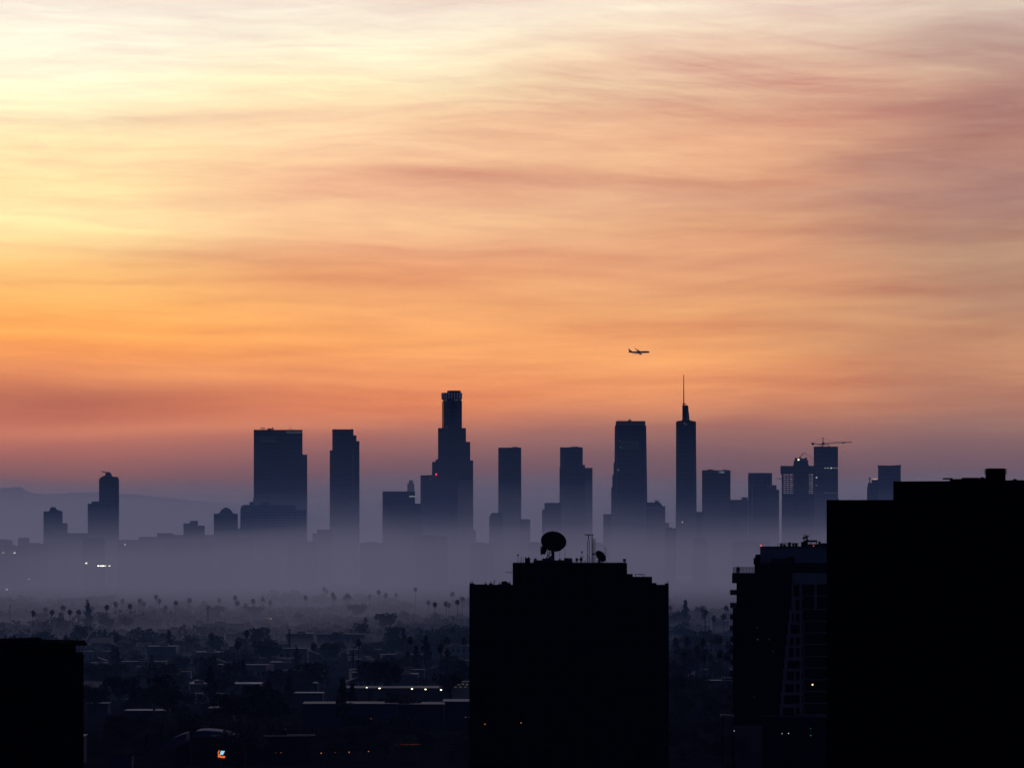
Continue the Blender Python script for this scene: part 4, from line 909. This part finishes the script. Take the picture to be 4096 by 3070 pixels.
# single trees that stand out
put_px('cypress', 0, 832, solve_D(2418, 16 * 1.5), 1.5, 'tall narrow cypress rising above the mist line left of centre')
put_px('conifer', 1, 1664, solve_D(2575, 22 * 1.1), 1.1, 'tall dark conifer left of the central black tower')
put_px('conifer', 0, 1630, solve_D(2600, 17 * 1.2), 1.2, 'shorter conifer just left of the tall dark one')
put_px('broad', 2, 1950 - 130, solve_D(2630, 16), 1.0, 'round dark tree close to the left wall of the central black tower')
put_px('broad', 2, 700, solve_D(2680, 18), 1.1, 'big round tree behind the small pale house')
# large dark trees in the lower middle
BIG = [(930,2770,1.3,'broad',2),(980,2790,1.2,'broad',0),(1030,2745,1.2,'conifer',1),(1075,2760,1.3,'broad',2),(1110,2800,1.2,'broad',0),(1150,2830,1.1,'broad',1),(885,2830,1.2,'broad',3),(1370,2720,1.2,'conifer',1),(1410,2735,1.2,'conifer',0),(1395,2795,1.1,'broad',1),(1450,2790,1.1,'broad',3),
       (1340,2800,1.0,'broad',3),(1480,2765,.8,'cypress',0),(1585,2768,1.2,'broad',2),(1545,2790,1.0,'broad',1),(1640,2790,1.2,'broad',0),(1690,2800,1.0,'broad',1),(640,2650,1.3,'broad',2),(590,2662,1.2,'broad',0),(480,2700,1.3,'broad',2),(380,2660,1.2,'broad',0),(450,2650,1.2,'broad',2),(720,2620,1.2,'broad',0),
       (600,2800,.9,'cypress',1),(1160,2685,.9,'conifer',0),(1245,2650,1.3,'broad',2),(1310,2680,.8,'conifer',0),(1500,2640,1.4,'broad',2),(1560,2660,1.3,'broad',2),(1850,2660,1.3,'broad',0),(1800,2690,1.2,'broad',2),(1900,2790,1.2,'broad',3),(500,2860,1.2,'broad',2),(640,2860,1.3,'broad',0),(760,2860,1.2,'broad',2),(850,2870,1.3,'broad',0),(980,2880,1.4,'broad',2),(1080,2870,1.3,'broad',2),
       (2700,2680,1.2,'broad',2),(2760,2640,1.3,'broad',0),(2780,2700,1.3,'broad',2),(2870,2650,1.2,'broad',0),(2720,2750,1.3,'broad',2),(2830,2750,1.3,'broad',0),(2900,2740,1.2,'broad',3)]
TH = {'broad': (13, 10, 16, 9), 'cypress': (16, 12), 'conifer': (17, 22)}
for (x_, y_, s_, kd, j) in BIG:
    D = solve_D(y_, TH[kd][j] * s_ * .95)
    put_px(kd, j, x_, D, s_, {'broad': 'bushy black tree massed in the dark lower flats', 'conifer': 'pointed black conifer in the dark lower flats', 'cypress': 'slim black cypress in the dark lower flats'}[kd], 'dark %s trees of the lower flats' % kd)
# the general canopy
cnt = 0
for _ in range(2000):
    if cnt >= 205: break
    y_ = 2450 + (rnd.random() ** 1.0) * 420
    D = solve_D(y_, 9); x_ = rnd.uniform(-40, 2950)
    if x_ < 350 and y_ > 2560: continue
    if 1870 < x_ < 2680 and y_ > 2300: continue
    if 1180 < x_ < 1900 and 2725 < y_ < 2870: continue
    kd = rnd.choices(['broad', 'conifer', 'cypress'], [9, 1, .5])[0]; j = rnd.randrange(len(protos[kd]))
    far = D > 4300
    put(kd, j, X(x_, D), D, rnd.uniform(.8, 1.35), ('hazy %s tree in the grey canopy beneath the mist' if far else 'dark %s tree between the houses below the haze') % {'broad': 'bushy', 'conifer': 'pointed', 'cypress': 'slim'}[kd],
        ('grey %s canopy trees' if far else 'near %s canopy trees') % kd); cnt += 1
for i in range(74):                # black tree belt along the bottom
    x_ = rnd.uniform(350, 1880) if i % 4 else rnd.uniform(2690, 2960); D = rnd.uniform(2470, 2780)
    if 560 < x_ < 1290 and D < 2560: D += 110
    kd = 'broad' if i % 6 else 'conifer'; j = rnd.randrange(len(protos[kd]))
    put(kd, j, X(x_, D), D, rnd.uniform(.6, .95) * (1 if kd == 'broad' else .6), 'black %s tree in the unlit belt along the bottom' % {'broad': 'bushy', 'conifer': 'pointed'}[kd], 'black %s trees of the bottom belt' % kd)
# far woods under the mist as one mass
mb = MB(); rn = random.Random(3)
for _ in range(4200):
    px_ = rn.uniform(-100, 3000); D = rn.uniform(3500, 6900 + 500 * math.sin(px_ * .006) + 300 * math.sin(px_ * .017 + 1)); x_ = X(px_, D)
    if D < 4000 and 1180 < px_ < 1900: continue
    cl = math.sin(x_ * .011 + D * .004) + math.sin(x_ * .023 - D * .006) + math.sin(D * .011 + 1) * .5
    if cl < -.45: continue
    big = max(0.0, math.sin(x_ * .016 + 1.3) * .7 + math.sin(D * .0031 + x_ * .006) * .6)
    rr = rn.uniform(4, 8) * (1 + .5 * big); hh = rn.uniform(4.5, 9) * (1 + .75 * big); g0 = ground(D)
    if D < 4400: hh *= .75
    for _ in range(24):
        a_ = rn.uniform(0, 6.283); e_ = math.asin(rn.uniform(-.1, 1)); q = rn.uniform(.75, 1.05)
        p = Vector((x_ + math.cos(a_) * math.cos(e_) * rr * q, D + math.sin(a_) * math.cos(e_) * rr * q, g0 + hh * (.2 + .8 * math.sin(e_) * q)))
        a = Vector((rn.gauss(0, 1), rn.gauss(0, 1), rn.gauss(0, 1))).normalized(); b_ = a.orthogonal().normalized(); s_ = rn.uniform(1.3, 2.8)
        mb.add([p - a * s_, p - b_ * s_ * .7, p + a * s_, p + b_ * s_ * .7], [(0, 1, 2, 3)])
tag(mb.build('far_treetops', LEAF), 'mass of far treetops blurring together under the mist', 'woods', kind='stuff')

# ------------------------------------------------------------------ houses
def make_house(w, d, h, wall, roofm, gable):
    r = thing('house', 'x', 'house', (0, 0, 0))
    mb = MB(); mb.box(-w/2, w/2, -d/2, d/2, -1, h); mb.build('wall', wall, r)
    mb = MB()
    if gable: mb.prism([(-w/2 - .6, h + .02), (w/2 + .6, h + .02), (0, h + w * .2)], -d/2 - .5, d/2 + .5)
    else: mb.box(-w/2 - .3, w/2 + .3, -d/2 - .3, d/2 + .3, h + .02, h + .5); mb.box(-w*.2, w*.05, -d*.2, d*.1, h + .5, h + 1.8)
    mb.build('roof', roofm, r)
    for i in range(int(w / 4)):
        mb = MB(); x_ = -w/2 + 2 + i * 4; mb.box(x_ - .7, x_ + .7, -d/2 - .06, -d/2 + .1, h * .35, h * .7); mb.build('window', GLASSD, r)
    return r
PW = [mat('pale stucco', (.065, .065, .09)), mat('blue grey stucco', (.032, .034, .056)), mat('dull render', (.018, .019, .028))]
RM = [mat('pale flat roofing', (.022, .026, .042), nscale=.25, noise_amt=.8), mat('dark shingles', (.008, .008, .012)), mat('brown tiles', (.010, .009, .010))]
HP = [make_house(14, 12, 4, PW[0], RM[1], True), make_house(24, 16, 7, PW[1], RM[0], False), make_house(18, 13, 5.5, PW[2], RM[2], True), make_house(34, 18, 9, PW[1], RM[0], False), make_house(20, 14, 6.5, PW[0], RM[0], False)]
HL = ['small gabled house with pale walls among the trees', 'flat-roofed two-storey block with a small roof hut among the trees', 'dull gabled house with dark walls among the trees', 'wide flat-roofed three-storey block among the trees', 'pale flat-roofed apartment house among the trees']
hu = set(); cnt = 0
def put_house(i, x, y, rz_, s, label, group):
    if i not in hu:
        hu.add(i); p = HP[i]; p.location = (x, y, ground(y)); p.rotation_euler = (0, 0, rz_); p.scale = (s, s, s); p['label'] = label
        if group: p['group'] = group
        return p
    q = copy_tree(HP[i], (x, y, ground(y)), rz_, s, label, group)
    if not group and 'group' in q: del q['group']
    return q
for _ in range(3000):
    if cnt >= 120: break
    y_ = rnd.uniform(2440, 2790); D = solve_D(y_, 5); x_ = rnd.uniform(-20, 2940)
    if x_ < 350 and y_ > 2570: continue
    if 1870 < x_ < 2680: continue
    if 1180 < x_ < 1900 and y_ > 2730: continue
    i = rnd.randrange(5); put_house(i, X(x_, D), D, rnd.choice([0, R(90), R(8), R(-12), R(180)]), rnd.uniform(.85, 1.25), HL[i], HL[i].split(' with ')[0].split(' among ')[0] + 's of the flats'); cnt += 1

# landmarks of the lower middle
def low_building(label, px0, px1, yt, D, depth, m, rm, extra=None, name='warehouse'):
    r = thing(name, label, 'building', (X((px0+px1)/2, D), D, ground(D)))
    mb = MB(); mb.pbox(px0, px1, yt, D, depth); mb.build('wall', m, r)
    mb = MB(); mb.box(X(px0, D) - .4, X(px1, D) + .4, D - .4, D + depth + .4, Z(yt, D), Z(yt, D) + .35); mb.build('roof', rm, r)
    return r
BW = mat('blue warehouse wall', (.020, .022, .062), .9, .05, .15, .05); BWd = mat('dark blue warehouse wall', (.009, .010, .032), .9, .05, .15, .05)
D = 3000
r = low_building('wide blue-walled warehouse with a dark loading bay, below the row of lamps', 1211, 1590, 2815, D, 40, BW, RM[0])
mb = MB(); mb.pbox(1367, 1492, 2857, D, .5, ybot=2905, dy=-.6); mb.build('loading_bay', GLASSD, r)
low_building('darker blue warehouse joined to the right of the wide one', 1592, 1775, 2817, D + 8, 40, BWd, RM[0])
low_building('low flat-roofed blue building left of the central tower foot', 1773, 1940, 2806, D + 40, 45, BWd, mat('blue flat roofing', (.03, .034, .08)))
D = 3500
r = low_building('long pale-roofed low building behind the row of street lamps', 1380, 1800, 2752, D, 50, PW[2], RM[0])
D = 3450
r = low_building('floodlit cream building at the left edge of the central tower', 1810, 1885, 2728, D, 20, mat('cream wall', (.20, .20, .17)), RM[0], name='lit_building')
litm = glow('dim flood-lit facade lamp', (.9, .95, .7), .07)
for i in range(4): dot(r, 1817 + i * 17, 2733 + (i % 2) * 3, 9, 3, D, litm)
for i in range(3): dot(r, 1822 + i * 20, 2746, 8, 2.5, D, litm)
D = 3700
r = thing('house', 'small pale stepped house in the trees at lower left', 'house', (X(700, D), D, ground(D)))
mb = MB(); mb.pbox(650, 705, 2712, D, 12); mb.pbox(700, 722, 2697, D + 4, 12); mb.pbox(722, 763, 2686, D + 9, 12, ybot=2712); mb.pbox(660, 700, 2700, D, 9, dy=1.5, ybot=2712.5); mb.build('wall', mat('pale blue stucco', (.085, .10, .17)), r)
mb = MB(); mb.pbox(658, 702, 2698, D, 10, ybot=2700, dy=1); mb.pbox(721, 764, 2684.5, D + 9, 12.5, ybot=2686.02, dy=-.3); mb.build('roof', RM[1], r)
for x_, y_ in ((660, 2720), (692, 2720), (660, 2745), (692, 2745)): mb = MB(); mb.pbox(x_ - 4, x_ + 4, y_ - 5, D, .3, ybot=y_ + 5, dy=-.2); mb.build('window', GLASSD, r)
D = 3600
r = low_building('long low shed with a bright thin roof, right of the pale stepped house', 760, 1040, 2735, D, 40, PW[2], mat('bright metal roof', (.09, .10, .14), .6, .3, .8, .12))
mb = MB(); mb.pbox(775, 812, 2722, D, 8, ybot=2734, dy=6); mb.build('roof_hut', PW[1], r)
for (a, b_, yt, D, lab) in ((350, 430, 2813, 2750, 'low shed with a bright roof edge right of the lower-left black building'), (500, 670, 2842, 2650, 'long low roof in the dark area at lower left'), (835, 930, 2832, 2700, 'short low roof left of the big black trees'), (1175, 1290, 2772, 3150, 'low roof just above the wide blue warehouse on the left'), (230, 330, 2945, 2560, 'faint low roof beneath the lower-left black building'),
                            (1010, 1120, 2670, 3700, 'low pale roof left of the central trees'), (1130, 1235, 2681, 3650, 'low pale roof among the central trees'), (2700, 2760, 2702, 3500, 'small dim roof in the gap right of the central tower'), (1160, 1270, 2732, 3300, 'low pale roof line above the blue warehouse'), (2095, 2146, 2985, 1800, None)):
    D = solve_D(yt, 6.0) if yt < 2940 else 2520
    if lab: low_building(lab, a, b_, yt, D, 26, BWd, mat('pale metal roof', (.06, .07, .11), .7, .2, .7, .15))
# arched market hall at the bottom with its neon sign
D = 2480
r = thing('market_hall', 'dark hall with a broad sloping blue roof at the bottom left', 'building', (X(820, D), D, 0))
mb = MB(); mb.pbox(772, 1240, 2947, D, 30, z0=-3); mb.build('wall', BLACKW, r)
BR = mat('blue membrane roof', (.02, .024, .075), .8, .1)
mb = MB(); mb.pprism([(772, 2947), (948, 2947), (930, 2937), (880, 2924), (820, 2919), (785, 2922), (772, 2930)], D, 30, .5); mb.build('roof', BR, r)
mb = MB(); mb.pprism([(632, 2990), (700, 2990), (745, 2965), (745, 2930), (720, 2938), (690, 2952)], D, 25, 1); mb.build('side_roof', BR, r)
mb = MB(); mb.pbox(700, 748, 2964, D, 22, z0=-3, dy=2); mb.build('side_wall', BLACKW, r)
mb = MB(); mb.pbox(845, 948, 2937, D, 2, ybot=2943.5, dy=-1.6); mb.pbox(1150, 1260, 2936, D, 2, ybot=2940, dy=-1.6); mb.pbox(900, 1240, 2939.5, D, 1, ybot=2942, dy=-1.4); mb.build('bright_gutter', mat('bright metal roof', (.09, .10, .14), .6, .3, .8, .12), r)
r = thing('neon_sign', 'small neon sign with orange curl and pale blue panel at the bottom', 'sign', (X(888, D), D - 6, 0))
mb = MB(); mb.tube((X(888, D), D - 5, -2), (X(888, D), D - 5, Z(2996, D)), .35); mb.build('post', DARK, r)
mb = MB(); mb.pprism([(882, 3013), (894, 3015), (902, 2999), (886, 2999)], D, .6, -6); mb.build('panel', glow('pale blue neon', (.35, .75, 1.0), .9), r)
mb = MB(); mb.pprism([(873, 3008), (879, 3008), (881, 2996), (878, 2996)], D, .6, -6.2); mb.pprism([(874, 3024), (900, 3028), (905, 3021), (896, 3018), (890, 3021), (883, 3014), (875, 3009)], D, .6, -6.3); mb.build('neon_curl', glow('orange neon', (1.0, .18, .03), .8), r)
D = 2300
low_building('small blue box-like building at the very bottom left', 434, 526, 3021, D, 14, mat('deep blue wall', (.010, .011, .045), .9, .05), BLACKR)

# ------------------------------------------------------------------ lamps
def lamp(px_, py_, D, w, c, s_, label, group=None, pole=True, name='street_lamp', cat='street lamp', key=None):
    gz = ground(D); xw, zw = X(px_, D), Z(py_, D)
    r = thing(name, label, cat, (xw, D, gz), group); u = K * D
    mb = MB(); mb.rings([[(xw + a * w * u / 2 * f, D + b_ * w * u / 3 * f, zw + zz) for a, b_ in ((1, 0), (.7, .7), (0, 1), (-.7, .7), (-1, 0), (-.7, -.7), (0, -1), (.7, -.7))] for f, zz in ((.3, -w * u * .28), (1, -w * u * .14), (1, w * u * .14), (.3, w * u * .28))])
    mb.build('lamp_head', glow(key or ('lamp %s %.2f' % (c, s_)), c, s_), r)
    if zw - gz > 1:
        mb = MB(); mb.tube((xw, D + w * u * .5, gz - .5), (xw, D + w * u * .5, zw + .1), .14, .09, 6); mb.tube((xw, D + w * u * .5, zw + .1), (xw, D + .02, zw + w * u * .2), .08, n=5); mb.build('pole', BLACKR, r)
    return r
WHT = (1, .97, .75)
for (x_, y_, s_) in ((1467, 2748, 1.6), (1518, 2751, 3.2), (1648, 2753, 2.6), (1702, 2755, 3.0), (1764, 2757, 3.2)):
    lamp(x_, y_, 3480, 7.5, WHT, s_, 'bright street lamp in the row above the blue warehouse', 'row of bright street lamps')
for (x_, y_, D, w, c_, s_, lab) in ((1108, 2571, 4600, 5, (1, .95, .85), 1.2, 'single pale lamp among the grey trees left of centre'), (1720, 2552, 4900, 4.5, (1, .98, .9), .9, 'small pale lamp among trees left of the central tower'),
     (345, 2251, 7600, 9, (.95, 1, .75), 2.5, 'lone pale floodlight left of the row in the mist'), (58, 2210, 8000, 9, (.9, .9, .8), 1.1, 'dim floodlight in mist near the left edge'),
     (13, 2209, 8000, 8, (.9, .8, .7), .5, 'faintest floodlight at the far left edge in mist'), (27, 2356, 6800, 9, (.9, 1, .8), .5, 'weak lamp low in the mist at the left edge'), (115, 2315, 7200, 8, (.9, .95, 1), .35, 'weak bluish lamp in mist near the left edge'),
     (500, 2177, 8200, 8, (.8, .9, 1), .6, 'weak bluish lamp on the misty skyline at left'), (452, 2423, 5900, 8, (.8, .9, 1), .3, 'weak lamp among the misty palms at left'), (1083, 2473, 5400, 7, (1, .7, .45), .45, 'dim orange lamp in the grey trees'), (1070, 2472, 5400, 7, (1, .7, .45), .22, 'fainter orange lamp just left of the dim orange one')):
    lamp(x_, y_, D, w, c_, s_, lab)
for x_ in (394, 404, 412, 421, 438): lamp(x_, 2262, 7600, 8, (1, 1, .75), (4 if x_ < 415 else 1.8) * 1.3, 'floodlight in the bright close row shining through mist', 'row of floodlights in the mist', name='floodlight', cat='floodlight')
ORG = (1, .28, .08)
for (x_, y_, s_, lab) in ((1285, 3010, 1.6, 'brightest orange street light at the bottom, left of centre'), (1342, 3008, .35, 'faint orange street light at the bottom'), (1397, 3006, 1.8, 'orange street light at the bottom near the middle'), (1474, 3003, 1.0, 'orange street light right of the bottom middle pair'),
     (1484, 2872, .6, 'small orange light by the loading bay of the blue warehouse'), (1103, 3008, .15, 'dim red light at the bottom left of centre'), (1124, 3008, .4, 'red light at the bottom left of centre'), (1141, 2914, .25, 'faint light below the big black trees')):
    lamp(x_, y_, 2440 if y_ > 2950 else 2700, 4, ORG, s_, lab)
for i in range(10): lamp(1585 + i * 9.3 + (8 if i else 0), 2976 - i * .15, 2460, 2.6, ORG, .25 if i < 2 else .5, 'tiny orange light in the evenly spaced string at the bottom', 'string of tiny orange lights')
for (x_, y_, D, c_, s_, lab) in ((1940, 2894, 1200, ORG, 1.2, 'left orange light at the foot of the central tower'), (2084, 2889, 1200, ORG, 1.4, 'right orange light at the foot of the central tower'), (2937, 2921, 1300, (.85, .9, 1), .9, 'white light below the pale canopy at lower right'), (3128, 2932, 1300, (.9, .9, .8), .7, 'left white light of the pair at lower right'),
     (3154, 2931, 1300, (.85, 1, .95), 1.0, 'right white light of the pair at lower right'), (3243, 2912, 1300, (.1, .6, .6), .25, 'upper teal light at lower right'), (3243, 2939, 1300, (.1, .7, .7), .5, 'lower teal light at lower right'), (1862, 2866, 2900, (.8, .7, .7), .2, 'left faint light beside the tower foot'), (1878, 2867, 2900, (.8, .8, .8), .25, 'right faint light beside the tower foot')):
    if D < 1400: D = D - 15 if D == 1200 else D
    lamp(x_, y_, D, 4, c_, s_, lab)

for o in FACE:                     # fronts turned square to the line from the camera's hill
    o.rotation_euler = (0, 0, -math.atan2(o.location.x, o.location.y))
for o in bpy.data.objects:
    if '_base' in o: del o['_base']
